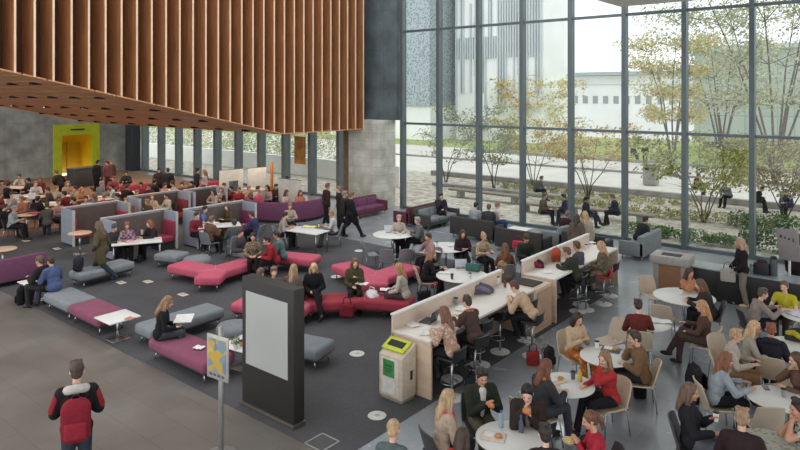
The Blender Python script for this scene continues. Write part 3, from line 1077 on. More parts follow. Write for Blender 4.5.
# ================================================================ PEOPLE
PENDING = []
def shell(mb, name, material, parent, vox, extra=None, it=2):
    """one continuous surface grown over the pieces"""
    o = mb.build(name, material, parent)
    r_ = o.modifiers.new('skin', 'REMESH')
    r_.mode = 'VOXEL'; r_.voxel_size = vox; r_.use_smooth_shade = True
    s_ = o.modifiers.new('soft', 'SMOOTH'); s_.factor = .5; s_.iterations = it
    PENDING.append((o, extra))
    return o
def settle():
    dg = bpy.context.evaluated_depsgraph_get()
    dg.update()
    done = []
    for o, ex in PENDING:
        me = bpy.data.meshes.new_from_object(o.evaluated_get(dg), preserve_all_data_layers=False, depsgraph=dg)
        done.append((o, ex, me))
    for o, ex, me in done:
        mt = o.data.materials[0]
        o.modifiers.clear()
        if ex is not None and ex.v:
            bm = bmesh.new(); bm.from_mesh(me)
            vs = [bm.verts.new(p) for p in ex.v]
            for f in ex.f:
                try: bm.faces.new([vs[i] for i in f])
                except ValueError: pass
            bmesh.ops.recalc_face_normals(bm, faces=bm.faces)
            bm.to_mesh(me); bm.free()
        nm = o.name
        old = o.data
        o.data = me
        me.materials.clear(); me.materials.append(mt)
        me.polygons.foreach_set('use_smooth', [True] * len(me.polygons))
        me.name = nm
        bpy.data.meshes.remove(old)
    PENDING.clear()

ARM = {'T': (.14, .37, .23), 'L': (.09, .30, .13), 'P': (.05, .30, .33), 'F': (.05, .17, .50), 'S': (.25, .03, -.13),
       'U': (.05, .24, .45), 'W': (.23, .2, -.06), 'B': (.25, -.16, -.08), 'K': (.10, .37, .25), 'R': (.15, .44, .30),
       'G': (.28, .02, .02), 'X': (-.08, .22, .25), 'H': (.16, .18, .02), 'D': (.12, .34, .05)}

def ik(S, W, l1, l2, pole):
    d = W - S
    L = d.length
    if L > (l1 + l2) * .985:
        W = S + d * ((l1 + l2) * .985 / L); d = W - S; L = d.length
    L = max(L, abs(l1 - l2) + .03)
    a = (l1 * l1 - l2 * l2 + L * L) / (2 * L)
    h = math.sqrt(max(0, l1 * l1 - a * a))
    u = d.normalized()
    p = pole - u * pole.dot(u)
    p = p.normalized() if p.length > 1e-5 else u.orthogonal()
    return S + u * a + p * h, W

def hand(mb, fin, W, d, side, curl, s):
    d = d.normalized()
    n = Vector((-.35 * side, 0.15, -1))
    n = n - d * n.dot(d)
    n = n.normalized() if n.length > .2 else d.orthogonal().normalized()
    ac = d.cross(n) * side
    m = Matrix((ac, n, d)).transposed()
    mb.ball(W + d * .045 * s, (.040 * s, .018 * s, .052 * s), m, 10, 6)
    for i, ln in enumerate((.068, .078, .072, .056)):
        root = W + d * .078 * s + ac * (.028 - .0185 * i) * s
        pts = [root - d * .02 * s, root]
        ang = curl * .5
        p = root
        for k, q in enumerate((.42, .33, .25)):
            dd = d * math.cos(ang) + n * math.sin(ang)
            p = p + dd * ln * q * s
            pts.append(p)
            ang += curl
        fin.tube(pts, [.0085 * s, .009 * s, .0085 * s, .0078 * s, .006 * s], 6)
    r0 = W + d * .028 * s + ac * .034 * s
    fin.tube([r0 - ac * .015 * s, r0, r0 + (ac * .7 + d * .6 + n * .25) * .034 * s, r0 + (ac * .75 + d * 1.5 + n * .6) * .036 * s],
             [.011 * s, .0105 * s, .0095 * s, .007 * s], 6)

NPERS = 0
def P(x, y, a, pose, hair, hcol, top, tcol, bcol, arms, label, lean=None, yaw=0, pitch=8, h=1.70, scarf=None, hood=None, under=None,
      cap=None, pat='plain', c2=None, chair=None, skin=None, shoes=(44, 42, 44), bpat='plain', bc2=None, fem=None, sleeves=1, group=None, at=None, cross=0, side=0, legs=None, cz=None):
    global NPERS
    NPERS += 1
    rng = random.Random(NPERS * 13 + 5)
    s = h / 1.72
    seated = pose in ('sit', 'stool', 'low', 'perch')
    hz = {'sit': .455 + .1 * s, 'low': .44 + .1 * s, 'perch': .45 + .1 * s, 'stool': .765 + .1 * s, 'stand': .93 * s, 'walk': .915 * s}[pose]
    if lean is None:
        lean = 8 if seated else 2
    female = hair in ('long', 'bun', 'pony', 'wavy') if fem is None else fem
    Pv = Vector((0, 0, hz))
    Rl = Matrix.Rotation(R(side), 3, 'Y') @ Matrix.Rotation(R(-lean), 3, 'X')
    T = lambda p: Pv + Rl @ (Vector(p) * s)
    sw = .9 if female else 1.0
    neck0 = T((0, 0, .46))
    Rn = Matrix.Rotation(R(-lean * .6), 3, 'X')
    neck1 = neck0 + Rn @ Vector((0, .012, .105)) * s
    Rh = Matrix.Rotation(R(-yaw), 3, 'Z') @ Matrix.Rotation(R(-pitch - lean * .25), 3, 'X')
    Hc = neck1 + Rh @ Vector((0, .02, .10)) * s
    Hd = lambda p: Hc + Rh @ (Vector(p) * s)
    top_pt = Hd((0, -.01, .125))
    rz = face_rot(a)
    if at is None:
        W0 = px(x, y, top_pt.z)
        cs, sn = math.cos(rz), math.sin(rz)
        loc = Vector((W0.x - (top_pt.x * cs - top_pt.y * sn), W0.y - (top_pt.x * sn + top_pt.y * cs), 0))
    else:
        loc = Vector(at)
    if cz is not None:
        loc.z = cz
    depth = loc.x * VX + loc.y * VY
    near = depth < 14.5
    vox = .0125 if depth < 12.5 else .015 if near else .02 if depth < 21 else .026 if depth < 30 else .03
    big = max(0, vox - .015) * .6          # far figures: keep cloth clear of skin
    body, fin, tp, tr = MB(), MB(), MB(), MB()
    inf = {'tee': .012, 'knit': .022, 'jacket': .034, 'coat': .038}[top] + big
    # torso
    parts = [((0, -.01, 0), (.162 * (1.02 if female else 1), .118, .115)), ((0, 0, .15), (.135 * sw, .1, .16)), ((0, 0, .33), (.162 * sw, .112, .17))]
    if female:
        parts.append(((0, .06, .3), (.115, .065, .07)))
    for c, r_ in parts:
        body.ball(T(c), tuple(v * s for v in r_), Rl)
        tp.ball(T(c), tuple(v * s + inf for v in r_), Rl, 14, 9)
    sx_ = .145 * sw
    body.capsule(T((-sx_, 0, .43)), T((sx_, 0, .43)), .056 * s, .056 * s)
    tp.capsule(T((-sx_, 0, .43)), T((sx_, 0, .43)), .056 * s + inf * .8, .056 * s + inf * .8)
    tp.capsule(T((0, -.01, .44)), T((0, .0, .475)), .06 * s + inf * .5, .05 * s + inf * .5)
    body.capsule(neck0, neck1 + Rh @ Vector((0, .01, .02)), .054 * s * sw, .05 * s * sw)
    # head
    body.ball(Hd((0, -.012, .026)), (.077 * s, .096 * s, .09 * s), Rh, 16, 12)
    body.ball(Hd((0, .025, -.032)), (.06 * s, .068 * s, .084 * s), Rh, 14, 10)
    body.ball(Hd((0, .066, -.093)), (.03 * s, .024 * s, .022 * s), Rh)
    body.capsule(Hd((-.03, .082, .026)), Hd((.03, .082, .026)), .012 * s, .012 * s)
    body.capsule(Hd((0, .09, .005)), Hd((0, .108, -.026)), .011 * s, .016 * s)
    for q in (-1, 1):
        body.ball(Hd((q * .077, -.008, -.008)), (.013 * s, .022 * s, .032 * s), Rh)
        body.ball(Hd((q * .036, .07, -.03)), (.022 * s, .02 * s, .022 * s), Rh)
    # arms
    wr = {}; el = {}
    for i, q in enumerate((1, -1)):
        t = ARM[arms[i]] if isinstance(arms[i], str) else arms[i]
        S = T((q * .172 * sw, 0, .425))
        jx = rng.uniform(-.02, .02)
        Wt = Pv + Vector((q * t[0] + jx, t[1] + rng.uniform(-.02, .02), t[2])) * s
        if seated and lean > 15:
            Wt.y += .1 * s
        pole = Vector((q * .55, -.35, -.75)) if t[2] < .4 else Vector((q * .7, -.1, -.8))
        E, Wt = ik(S, Wt, .285 * s, .25 * s, pole)
        body.capsule(S, E, .05 * s * sw, .04 * s * sw)
        body.capsule(E, Wt, .042 * s * sw, .028 * s)
        hand(body, fin, Wt, Wt - E, q, .55 if arms[i] in ('U', 'F', 'P') else .28, s)
        if sleeves >= 1:
            tp.capsule(S, E, .052 * s * sw + inf, .043 * s * sw + inf * .85)
            tp.capsule(E, E.lerp(Wt, .95), .044 * s * sw + inf * .85, .031 * s + inf * .7)
        else:
            tp.capsule(S, S.lerp(E, max(.3, sleeves)), .052 * s * sw + inf, .048 * s * sw + inf)
        wr[q] = Wt; el[q] = E
    # legs
    ank = {}
    for q in (1, -1):
        hip = Pv + Vector((q * .085, 0, -.015)) * s
        if legs and q in legs:
            kn, an = [Vector(v) for v in legs[q]]
        elif pose in ('sit', 'perch', 'low'):
            sp = rng.uniform(.08, .13)
            kn = Vector((q * sp * s, .43 * s, hz - .005))
            fo = rng.uniform(-.1, .14) if not cross else (.16 if q > 0 else .05)
            an = Vector((q * sp * .9 * s, (.43 + fo) * s, .085 * s))
            if cross and q > 0:
                kn = Vector((-.02, .42 * s, hz + .12)); an = Vector((-.14, .66 * s, .22))
        elif pose == 'stool':
            kn = Vector((q * .13 * s, .37 * s, hz - .09)); an = Vector((q * .1 * s, .26 * s + rng.uniform(-.05, .05), hz - .46 * s))
        elif pose == 'stand':
            kn = Vector((q * .095 * s, .025, .5 * s)); an = Vector((q * .11 * s, -.02 + q * .04, .085 * s))
        else:
            kn = Vector((q * .08 * s, (.24 if q > 0 else -.06) * s, .51 * s))
            an = Vector((q * .08 * s, (.44 if q > 0 else -.46) * s, (.09 if q > 0 else .2) * s))
        body.capsule(hip, kn, .08 * s, .056 * s)
        body.capsule(kn, an, .056 * s, .036 * s)
        body.capsule(an, an + Vector((0, .12 * s, -.045 * s)), .034 * s, .028 * s)
        ti = .016 + big
        tr.capsule(hip, kn, .084 * s + ti, .058 * s + ti)
        tr.capsule(kn, an + Vector((0, 0, .01)), .058 * s + ti, .042 * s + ti)
        if top == 'coat' and seated:
            tp.capsule(hip, hip.lerp(kn, .55), .09 * s + inf, .085 * s + inf * .6)
        if top == 'coat' and not seated:
            tp.capsule(hip, hip.lerp(kn, .8), .1 * s + inf, .085 * s + inf)
        ank[q] = an
    tr.ball(T((0, -.01, -.01)), (.168 * s + .014 + big, .122 * s + .014 + big, .12 * s), Rl)
    sk = skin if skin is not None else rng.randrange(4)
    root = shell(body, 'person', skin_mat(sk), None, vox, fin)
    root.location = loc; root.rotation_euler = (0, 0, rz)
    tag(root, label, 'person', group)
    gname = {'tee': 'shirt', 'knit': 'sweater', 'jacket': 'jacket', 'coat': 'coat'}[top]
    shell(tp, gname, cloth(tcol, c2, pat), root, vox)
    shell(tr, 'trousers', cloth(bcol, bc2, bpat), root, vox)
    for q in (1, -1):
        an = ank[q]
        c = an + Vector((0, .055 * s, -.04 * s))
        sh = MB().ball(c, (.046 * s + big * .5, .132 * s, .048 * s), None, 12, 8)
        sh.ball(an + Vector((0, -.01, .0)), (.048 * s + big, .055 * s + big, .06 * s))
        if vox < .022:
            shell(sh, 'shoe', mat(shoes, .6), root, max(.012, vox * .8))
        else:
            sh.build('shoe', mat(shoes, .6), root, smooth=True)
    # hair
    if hair != 'none':
        hb = MB()
        g = .006 + big * .7
        hs = lambda *v: tuple(k * s + g for k in v)
        hb.ball(Hd((0, -.022, .042)), hs(.081, .093, .086), Rh, 16, 10)
        hb.ball(Hd((0, -.058, -.012)), hs(.066, .05, .066), Rh)
        for q in (-1, 1):
            hb.capsule(Hd((q * .07, .018, .03)), Hd((q * .072, .01, -.012)), .016 * s + g * .5, .01 * s + g * .5)
        if hair in ('long', 'wavy'):
            ln = -.27 if hair == 'long' else -.2
            hb.capsule(Hd((0, -.065, 0)), Hd((0, -.115 - .0 * lean, ln)), .07 * s + g, .055 * s + g)
            for q in (-1, 1):
                w_ = .036 if hair == 'long' else .05
                hb.capsule(Hd((q * .062, -.01, .02)), Hd((q * .082, -.02, -.1)), w_ * s + g, w_ * s + g)
                hb.capsule(Hd((q * .082, -.02, -.1)), Hd((q * .085, -.0, ln * .95)), w_ * s + g, .026 * s + g)
                hb.capsule(Hd((0, .045, .098)), Hd((q * .066, .04, .02)), .02 * s + g * .6, .018 * s + g * .6)
        elif hair == 'bun':
            hb.ball(Hd((0, -.085, .1)), hs(.045, .045, .042), Rh)
        elif hair == 'pony':
            hb.capsule(Hd((0, -.105, .06)), Hd((0, -.15, -.04)), .03 * s + g, .035 * s + g)
            hb.capsule(Hd((0, -.15, -.04)), Hd((0, -.13, -.16)), .035 * s + g, .012 * s + g)
        elif hair == 'curly':
            for k in range(26):
                u, v = rng.uniform(0, 6.28), rng.uniform(-.2, 1)
                c = Vector((math.cos(u) * .085 * math.sqrt(1 - v * v), -.025 + math.sin(u) * .09 * math.sqrt(1 - v * v) - .02, .05 + v * .085))
                if c.y < .055:
                    hb.ball(Hd(c), hs(.03, .03, .03), Rh, 8, 6)
        elif hair == 'short':
            for k in range(7):
                u = rng.uniform(-.06, .06)
                hb.ball(Hd((u, rng.uniform(-.02, .055), .112)), hs(.026, .03, .02), Rh, 8, 6)
        shell(hb, 'hair', hair_mat(hcol), root, max(.011, vox * .85), None, 1)
    if cap:
        cb_ = MB().ball(Hd((0, -.018, .058)), tuple(k * s + .012 + big for k in (.085, .1, .085)), Rh, 16, 10)
        shell(cb_, 'hat', cloth(cap), root, max(.012, vox))
    if near:
        for q in (-1, 1):
            MB().ball(Hd((q * .03, .0835, .004)), (.0125 * s, .008 * s, .0075 * s), Rh, 10, 6).build('eye', mat((58, 44, 38), .25, 0, .05), root, smooth=True)
        MB().ball(Hd((0, .0885, -.058)), (.024 * s, .011 * s, .0075 * s), Rh, 10, 6).build('mouth', mat((170, 96, 88), .5, 0, .05), root, smooth=True)
    if scarf:
        sc_ = MB()
        pts = [T((math.cos(t_ * .7854) * .082, math.sin(t_ * .7854) * .078 + .01, .485 + .02 * math.sin(t_ * 2))) for t_ in range(9)]
        for i in range(8):
            sc_.capsule(pts[i], pts[i + 1], .036 * s, .036 * s, 8)
        sc_.capsule(T((.04, .1, .46)), T((.05, .15, .24)), .036 * s, .034 * s, 8)
        shell(sc_, 'scarf', cloth(scarf), root, max(.014, vox))
    if hood:
        hd = MB()
        pts = [T((math.cos(t_) * .105, -.05 + math.sin(t_) * .075, .475 - .03 * math.sin(t_))) for t_ in (0.2, -.5, -1.1, -1.57, -2.05, -2.65, -3.35)]
        for i in range(6):
            hd.capsule(pts[i], pts[i + 1], .04 * s + inf * .6, .04 * s + inf * .6, 8)
        shell(hd, 'hood', cloth(hood), root, max(.014, vox))
    if under:
        ub = MB()
        ub.capsule(T((0, .05 + inf * .9, .455)), T((0, .088 + inf * .9, .30)), .062 * s, .048 * s, 10)
        ub.capsule(T((0, .088 + inf * .9, .30)), T((0, .088 + inf * .9, .1)), .048 * s, .03 * s, 10)
        shell(ub, 'undershirt', cloth(under), root, max(.013, vox))
    if chair:
        k = {'beige': shell_chair, 'grey': grey_chair, 'dark': dark_chair, 'stool': bar_stool, 'red': red_stool}[chair]
        nm = {'beige': 'beige shell chair', 'grey': 'grey shell chair', 'dark': 'dark shell chair', 'stool': 'black bar stool', 'red': 'red-seated bar stool'}[chair]
        cl = Vector(loc) + Matrix.Rotation(rz, 3, 'Z') @ Vector((0, .03 if chair not in ('stool', 'red') else 0, 0))
        cl.z = 0
        k(cl, rz, '%s under the %s' % (nm, label), {'stool': 'bar stools along the counters', 'red': 'bar stools along the counters'}.get(chair, 'shell chairs in the hall'))
    return root, loc, rz, {'wr': wr, 'el': el, 'T': T, 'Hd': Hd}

def world_of(loc, rz, p):
    return Vector(loc) + Matrix.Rotation(rz, 3, 'Z') @ Vector(p)
# ================================================================ LAYOUT: FURNITURE
PINK = (204, 86, 110); MAUVE = (138, 72, 96); RED = (168, 54, 68); GREYF = (128, 132, 136); PURP = (116, 64, 96); MAROON = (104, 48, 62); DKG = (64, 62, 60)
HP = math.pi / 2

def v_bench(c, c2, label, loc, arms, w=.37):
    """upholstered arms meeting at angles; arms: (heading, length)"""
    t = thing('angled_bench', label, 'bench', loc)
    arms = sorted((a % 360, L) for a, L in arms)
    n = len(arms)
    poly, seams = [], []
    for i, (a, L) in enumerate(arms):
        d = Vector((math.cos(R(a)), math.sin(R(a)))); nn = Vector((-d.y, d.x))
        poly += [d * L - nn * w, d * L + nn * w]
        a2 = arms[(i + 1) % n][0]
        gap = (a2 - a) % 360
        b = R(a + gap / 2)
        r_ = min(w / max(.3, math.sin(R(gap / 2))), .62) if gap < 180 else min(w / math.sin(R(gap / 2)), .45)
        q = Vector((math.cos(b), math.sin(b))) * r_
        poly.append(q); seams.append(q)
    MB().prism([(p.x, p.y) for p in poly], .2, .45).build('seat', felt(c), t, .075, 4)
    for q in seams:
        MB().tube([(0, 0, .452), (q.x * .9, q.y * .9, .452)], .013, 6).build('piping', felt(c2), t, smooth=True)
    for a, L in arms:
        d = Vector((math.cos(R(a)), math.sin(R(a)))); nn = Vector((-d.y, d.x))
        for s_ in (-1, 1):
            p = d * (L - .14) + nn * s_ * .24
            MB().tube([(p.x, p.y, .21), (p.x, p.y, 0)], .016, 8).build('leg', CHROME, t, smooth=True)
    return t
LPINK = (216, 132, 154)
v_bench(PINK, LPINK, 'pink angled bench whose corner points at the dark kiosk', (-15.85, 11.0, 0), ((190, 1.6), (95, 1.9), (309, .8)))
v_bench(PINK, LPINK, 'pink angled bench behind the person with a red bag', (-11.85, 13.4, 0), ((166, 1.8), (90, 1.6), (309, .75)))
v_bench(RED, (216, 110, 120), 'red angled bench with a person in a white knit on its end', (-10.9, 11.95, 0), ((229, 1.5), (25, 1.2)))
bench('bench', 1.9, .75, PINK, 'pink bench half hidden behind the dark kiosk', (-12.3, 10.15, 0), R(22), 'low benches')
bench('bench', 1.4, .75, PINK, 'short pink bench behind the person in the teal-grey top', (-15.3, 13.6, 0), R(20), 'low benches')
bench('bench', 1.4, .75, GREYF, 'grey bench under the two people with the black bag at the carpet edge', (-16.7, 7.32, 0), 0, 'low benches')
bench('bench', 1.5, .75, MAUVE, 'mauve bench between the grey bench and the small white table', (-15.22, 7.32, 0), 0, 'low benches')
bench('bench', 2.0, .75, MAUVE, 'mauve bench under the person reading a newspaper', (-11.5, 7.4, 0), 0, 'low benches')
bench('bench', 1.9, .72, GREYF, 'grey bench right behind the person reading a newspaper', (-13.2, 8.25, 0), HP, 'low benches')
bench('bench', 1.7, .72, GREYF, 'grey bench under the striding person in the olive coat', (-18.75, 9.15, 0), R(96), 'low benches')
bench('bench', 1.6, .72, GREYF, 'grey bench poking out past the kiosk on the carpet', (-10.15, 8.95, 0), R(14), 'low benches')
bench('bench', .9, .7, GREYF, 'short grey bench by the table of the person in the plaid top', (-18.6, 11.3, 0), R(20), 'low benches')
pouf(GREYF, .4, 'round grey pouf between the map sign and the grey bench', (-11.75, 8.65, 0))
pouf(GREYF, .42, 'low grey pouf on the carpet beyond the pink bench corner', px(197, 262, .3) * Vector((1, 1, 0)) if False else (px(197, 262, .3).x, px(197, 262, .3).y, 0))
side_table((-14.05, 7.2, 0), 0, 'small square white table between the mauve and grey benches', 'side tables')
side_table((-10.6, 8.05, 0), R(10), 'small square white table behind the map sign with cups on it', 'side tables')
side_table((-18.35, 7.2, 0), 0, 'small square white table in front of the two people on the grey bench', 'side tables')
sofa(2.0, PURP, 'purple low-backed sofa at the carpet edge by the left picture border', (-20.6, 7.2, 0), HP)
sofa(2.3, PURP, 'purple sofa with maroon ends in front of the stone pier', (-19.6, 21.4, 0), -HP, MAROON)
sofa(2.1, MAROON, 'maroon sofa back to back with the grey sofa by the window', (-16.85, 21.7, 0), HP, MAROON)
sofa(2.2, GREYF, 'grey sofa with dark ends back to back with the maroon sofa', (-15.85, 21.75, 0), -HP, (70, 68, 66))
sofa(1.9, GREYF, 'dark-backed sofa under three people who face the window', (-13.25, 20.75, 0), 0, DKG)
sofa(1.8, GREYF, 'dark-backed sofa before the slanting grey one, facing the glass', (-10.9, 20.05, 0), 0, DKG)
sofa(2.2, (140, 144, 146), 'grey sofa standing end-on to the glass behind the counter', (-10.3, 22.1, 0), HP, (132, 136, 138))
sofa(1.5, GREYF, 'dark-backed sofa behind the standing blond person, facing the glass', (-8.95, 20.9, 0), 0, DKG)
sofa(1.8, (140, 144, 146), 'grey sofa end panel nearest the wooden bin by the glass', (-7.6, 22.2, 0), HP, (132, 136, 138))
t = thing('coffee_table', 'low white coffee table beside the person in blue jeans', 'table', (-11.9, 21.5, 0))
MB().box((0, 0, .4), (.8, .8, .05)).build('tabletop', WHITE_P, t, .01)
MB().box((0, 0, .2), (.6, .6, .37)).build('base', mat((196, 204, 208), .5), t, .02)

BL = (146, 152, 164); BR = (104, 88, 82)
booth(2.15, .9, BL, BR, RED, 'grey felt booth with red seats behind the striding person', (-24.6, 10.46, 0))
booth(2.35, .85, BL, BR, (158, 52, 76), 'grey felt booth behind the person in the plaid top', (-21.5, 10.4, 0))
booth(2.6, .85, BL, BR, (140, 52, 96), 'grey felt booth around the person in the blue shirt', (-20.85, 13.1, 0))
booth(2.3, .9, BL, BR, (150, 60, 70), 'grey felt booth at the back beside the orange-haired person', (-25.2, 13.3, 0))
booth(1.7, .8, BL, BR, MAROON, 'grey felt booth in front of the maroon sofas at the back', (-25.0, 15.7, 0))
# curved sofa
t = thing('curved_sofa', 'long curved purple sofa seen from behind, around a pale screen', 'sofa', (-22.3, 19.2, 0))
def arc(r0, r1, z0, z1, a0=-140, a1=48, n=26):
    mb = MB(); vs = []; fs = []
    for i in range(n + 1):
        a = R(a0 + (a1 - a0) * i / n); c, s = math.cos(a), math.sin(a)
        vs += [(c * r0, s * r0, z0), (c * r1, s * r1, z0), (c * r1, s * r1, z1), (c * r0, s * r0, z1)]
    for i in range(n):
        for k in range(4):
            k2 = (k + 1) % 4
            fs.append((i * 4 + k, i * 4 + k2, i * 4 + 4 + k2, i * 4 + 4 + k))
    fs += [(3, 2, 1, 0), (n * 4, n * 4 + 1, n * 4 + 2, n * 4 + 3)]
    return mb.add(vs, fs)
arc(1.62, 1.8, .12, .88).build('backrest', felt(PURP), t, .03)
arc(1.1, 1.6, .2, .45).build('seat', felt(PURP), t, .04)
arc(1.15, 1.72, .0, .13).build('plinth', mat((52, 48, 50), .8), t)
for args in ((2.6, RED, 'long red sofa below the steel window fins beside the concrete wall', (-31.2, 17.6, 0), -HP, None),
             (2.2, RED, 'red sofa below the low windows, behind a maroon one', (-29.3, 20.2, 0), -HP, None),
             (2.2, MAROON, 'maroon sofa in front of the red one below the low windows', (-27.2, 17.9, 0), -HP, None),
             (2.4, (120, 84, 70), 'brown high-backed sofa against the concrete wall', (-38.5, 12.6, 0), -HP, (110, 78, 66))):
    sofa(args[0], args[1], args[2], args[3], args[4], args[5])
def screen(w, h, label, loc, rz, c=(222, 218, 208)):
    t = thing('freestanding_screen', label, 'screen', loc, rz, 'freestanding screens')
    MB().box((0, 0, h / 2 + .05), (w, .05, h - .1)).build('panel', felt(c), t, .01)
    MB().box((0, 0, h + .0), (w + .02, .06, .03)).build('edge_strip', CHROME, t)
    for s in (-1, 1):
        MB().box((s * (w / 2 - .1), 0, .03), (.05, .5, .06)).build('foot', CHROME, t, .01)
screen(1.25, 1.8, 'pale freestanding screen below the low windows, next to a dark picture', (-26.2, 19.1, 0), HP + R(-8))
screen(1.05, 1.8, 'pale freestanding screen with a thin orange edge post', (-25.9, 20.4, 0), HP + R(-8))
screen(1.35, 1.62, 'pale freestanding screen standing inside the curved purple sofa', (-22.3, 19.4, 0), R(6), (206, 200, 190))
t = thing('wooden_post', 'thin orange wooden post at the end of a pale screen', 'post', (-25.6, 21.1, 0))
MB().box((0, 0, 1.0), (.12, .12, 2.0)).build('shaft', mat((188, 116, 50), .6), t, .01); MB().box((0, 0, .02), (.3, .3, .04)).build('base', BLACK_P, t)
t = thing('low_cabinet', 'pale low cabinet between the curved sofa and a screen', 'cabinet', (-23.9, 18.7, 0), R(4))
MB().box((0, 0, .55), (1.1, .4, 1.06)).build('body', mat((196, 186, 176), .6), t, .01); MB().box((0, 0, 1.1), (1.16, .46, .04)).build('top', mat((222, 206, 190), .5), t)
t = thing('poster', 'tall brown and orange poster on the glass above the curved sofa', 'poster', pxY(300, 23.7, 1.9))
MB().box((0, 0, .5), (.9, .02, 1.5)).build('sheet', mat((78, 66, 58), .6, 0, .3, 2.2, 0, (206, 142, 40)), t)
t = thing('picture_panel', 'small dark picture leaning against the pale screen', 'picture', (-25.75, 18.9, 0), HP)
MB().box((0, 0, 1.05), (.5, .04, .5)).build('panel', mat((92, 96, 98), .6, 0, .3, 6), t); MB().tube([(0, .02, 0), (0, .02, .85)], .02, 6).build('leg', CHROME, t)
t = thing('service_counter', 'dark counter standing in front of the yellow doorway', 'counter', (-38.6, 17.8, 0), HP + R(12))
MB().box((0, 0, .55), (1.9, .7, 1.06)).build('body', mat((60, 58, 58), .6), t, .01); MB().box((0, 0, 1.1), (1.96, .76, .05)).build('top', mat((76, 74, 74), .5), t)

# long bar counter with its low screen
def counter(y0, y1, label):
    t = thing('bar_counter', label, 'counter', (-7.35, y0, 0))
    L = y1 - y0
    MB().box((0, L / 2, 1.03), (.86, L, .05)).build('worktop', mat((226, 218, 208), .45, 0, .03, 2), t, .006)
    for y in (.025, L - .025):
        MB().box((0, y, .5), (.9, .05, 1.0)).build('end_panel', LWOOD, t, .004)
    MB().box((-.36, L / 2, .5), (.05, L - .1, 1.0)).build('modesty_panel', mat((150, 140, 132), .6), t)
    s = MB().box((-.445, L / 2, .68), (.05, L, 1.3)).build('low_screen', mat((216, 196, 180), .6, 0, .04, 3), t)
    MB().box((-.445, L / 2, 1.345), (.09, L + .02, .03)).build('cap_strip', mat((226, 222, 216), .5), s)
counter(9.3, 13.25, 'long white bar counter with the recycling bin at its end')
counter(14.3, 18.3, 'white bar counter behind the pale wooden bin box')
t = thing('wooden_bin_box', 'pale wooden box filling the gap between the two bar counters', 'cabinet', (-7.35, 13.78, 0))
MB().box((0, 0, .5), (.8, .8, 1.0)).build('body', LWOOD, t, .01); MB().box((-.05, 0, 1.01), (.6, .5, .03)).build('opening', mat((56, 50, 46), .8), t)
MB().box((.405, 0, .5), (.012, .7, .86)).build('door', mat((186, 152, 122), .6), t)

# recycling bin
t = thing('recycling_bin', 'beige recycling bin with lime rim and green poster at the counter end', 'bin', (-7.45, 9.03, 0))
MB().hexa([(-.27, -.2, .06), (.27, -.2, .06), (.27, .2, .06), (-.27, .2, .06)], [(-.27, -.2, .8), (.27, -.2, .8), (.27, .2, .98), (-.27, .2, .98)]).build('body', mat((206, 190, 170), .5), t, .015)
MB().box((0, 0, .03), (.5, .36, .06)).build('plinth', mat((150, 140, 128), .6), t)
MB().box((-.02, -.204, .43), (.4, .012, .66)).build('door', mat((214, 204, 190), .5), t, .004)
sl = math.atan2(.18, .4)
tm = Matrix.Rotation(sl, 3, 'X')
MB().box((-.03, .02, .93), (.5, .3, .04), 0, tm).build('lime_rim', mat((198, 206, 56), .5), t, .012)
MB().box((-.03, .02, .945), (.36, .15, .03), 0, tm).build('opening', mat((52, 48, 40), .8), t, .01)
gp = MB().box((-.03, -.213, .58), (.26, .006, .3)).build('green_poster', mat((66, 140, 72), .6, 0, .1, 6), t)
for z_, w_, h_ in ((.63, .16, .03), (.57, .19, .02), (.53, .12, .02)):
    MB().box((-.03, -.217, z_), (w_, .003, h_)).build('lettering', mat((40, 92, 48), .6), gp)
MB().box((-.03, -.212, .26), (.28, .006, .24)).build('white_poster', mat((214, 210, 204), .6), t)
MB().box((.274, .06, .45), (.01, .06, .16)).build('side_latch', BLACK_P, t)

# kiosk
t = thing('kiosk', 'tall dark freestanding kiosk with a blank grey panel at the carpet edge', 'kiosk', (-8.72, 7.2, 0))
KD = mat((44, 40, 38), .55, 0, .06, 3)
MB().box((0, 0, 1.17), (1.36, .24, 2.2)).build('housing', KD, t, .012)
MB().box((-.01, -.126, 1.4), (1.1, .012, 1.27)).build('panel', mat((176, 176, 172), .6, 0, .02, 1), t)
MB().box((0, 0, 1.0), (1.3, .2, .0001 + .02)).build('joint', KD, t) if False else None
MB().box((0, -.02, .035), (1.42, .28, .07)).build('plinth', mat((96, 90, 86), .4, .4), t, .006)
# map sign
pp = px(221, 455, 0); pp.z = 0
t = thing('map_sign', 'small framed map sign on a grey pole at the carpet edge', 'sign', pp, R(6))
MB().tube([(0, 0, .02), (0, 0, 1.95)], .04, 12).build('pole', mat((168, 166, 162), .4, .5), t, smooth=True)
MB().lathe([(.24, 0), (.24, .012), (.05, .03)], 24).build('base', mat((150, 148, 146), .4, .5), t, smooth='auto')
fr = MB().box((.0, -.06, 1.5), (.46, .03, .66)).build('frame', mat((186, 184, 178), .4, .4), t, .006)
pm, nt, b = new_mat('map_print')
tc = nt.nodes.new('ShaderNodeTexCoord'); vo = nt.nodes.new('ShaderNodeTexVoronoi'); vo.inputs['Scale'].default_value = 7.0
nt.links.new(tc.outputs['Object'], vo.inputs['Vector'])
sp_ = nt.nodes.new('ShaderNodeSeparateXYZ'); nt.links.new(vo.outputs['Color'], sp_.inputs[0])
rp = nt.nodes.new('ShaderNodeValToRGB'); rp.color_ramp.interpolation = 'CONSTANT'
cols = [(196, 160, 70), (112, 134, 152), (170, 150, 120), (128, 146, 158), (206, 176, 96)]
rp.color_ramp.elements[0].color = lin(cols[0]); rp.color_ramp.elements[1].position = .3; rp.color_ramp.elements[1].color = lin(cols[1])
for k, pos in ((2, .5), (3, .66), (4, .84)):
    e = rp.color_ramp.elements.new(pos); e.color = lin(cols[k])
nt.links.new(sp_.outputs['X'], rp.inputs[0]); nt.links.new(rp.outputs[0], b.inputs['Base Color'])
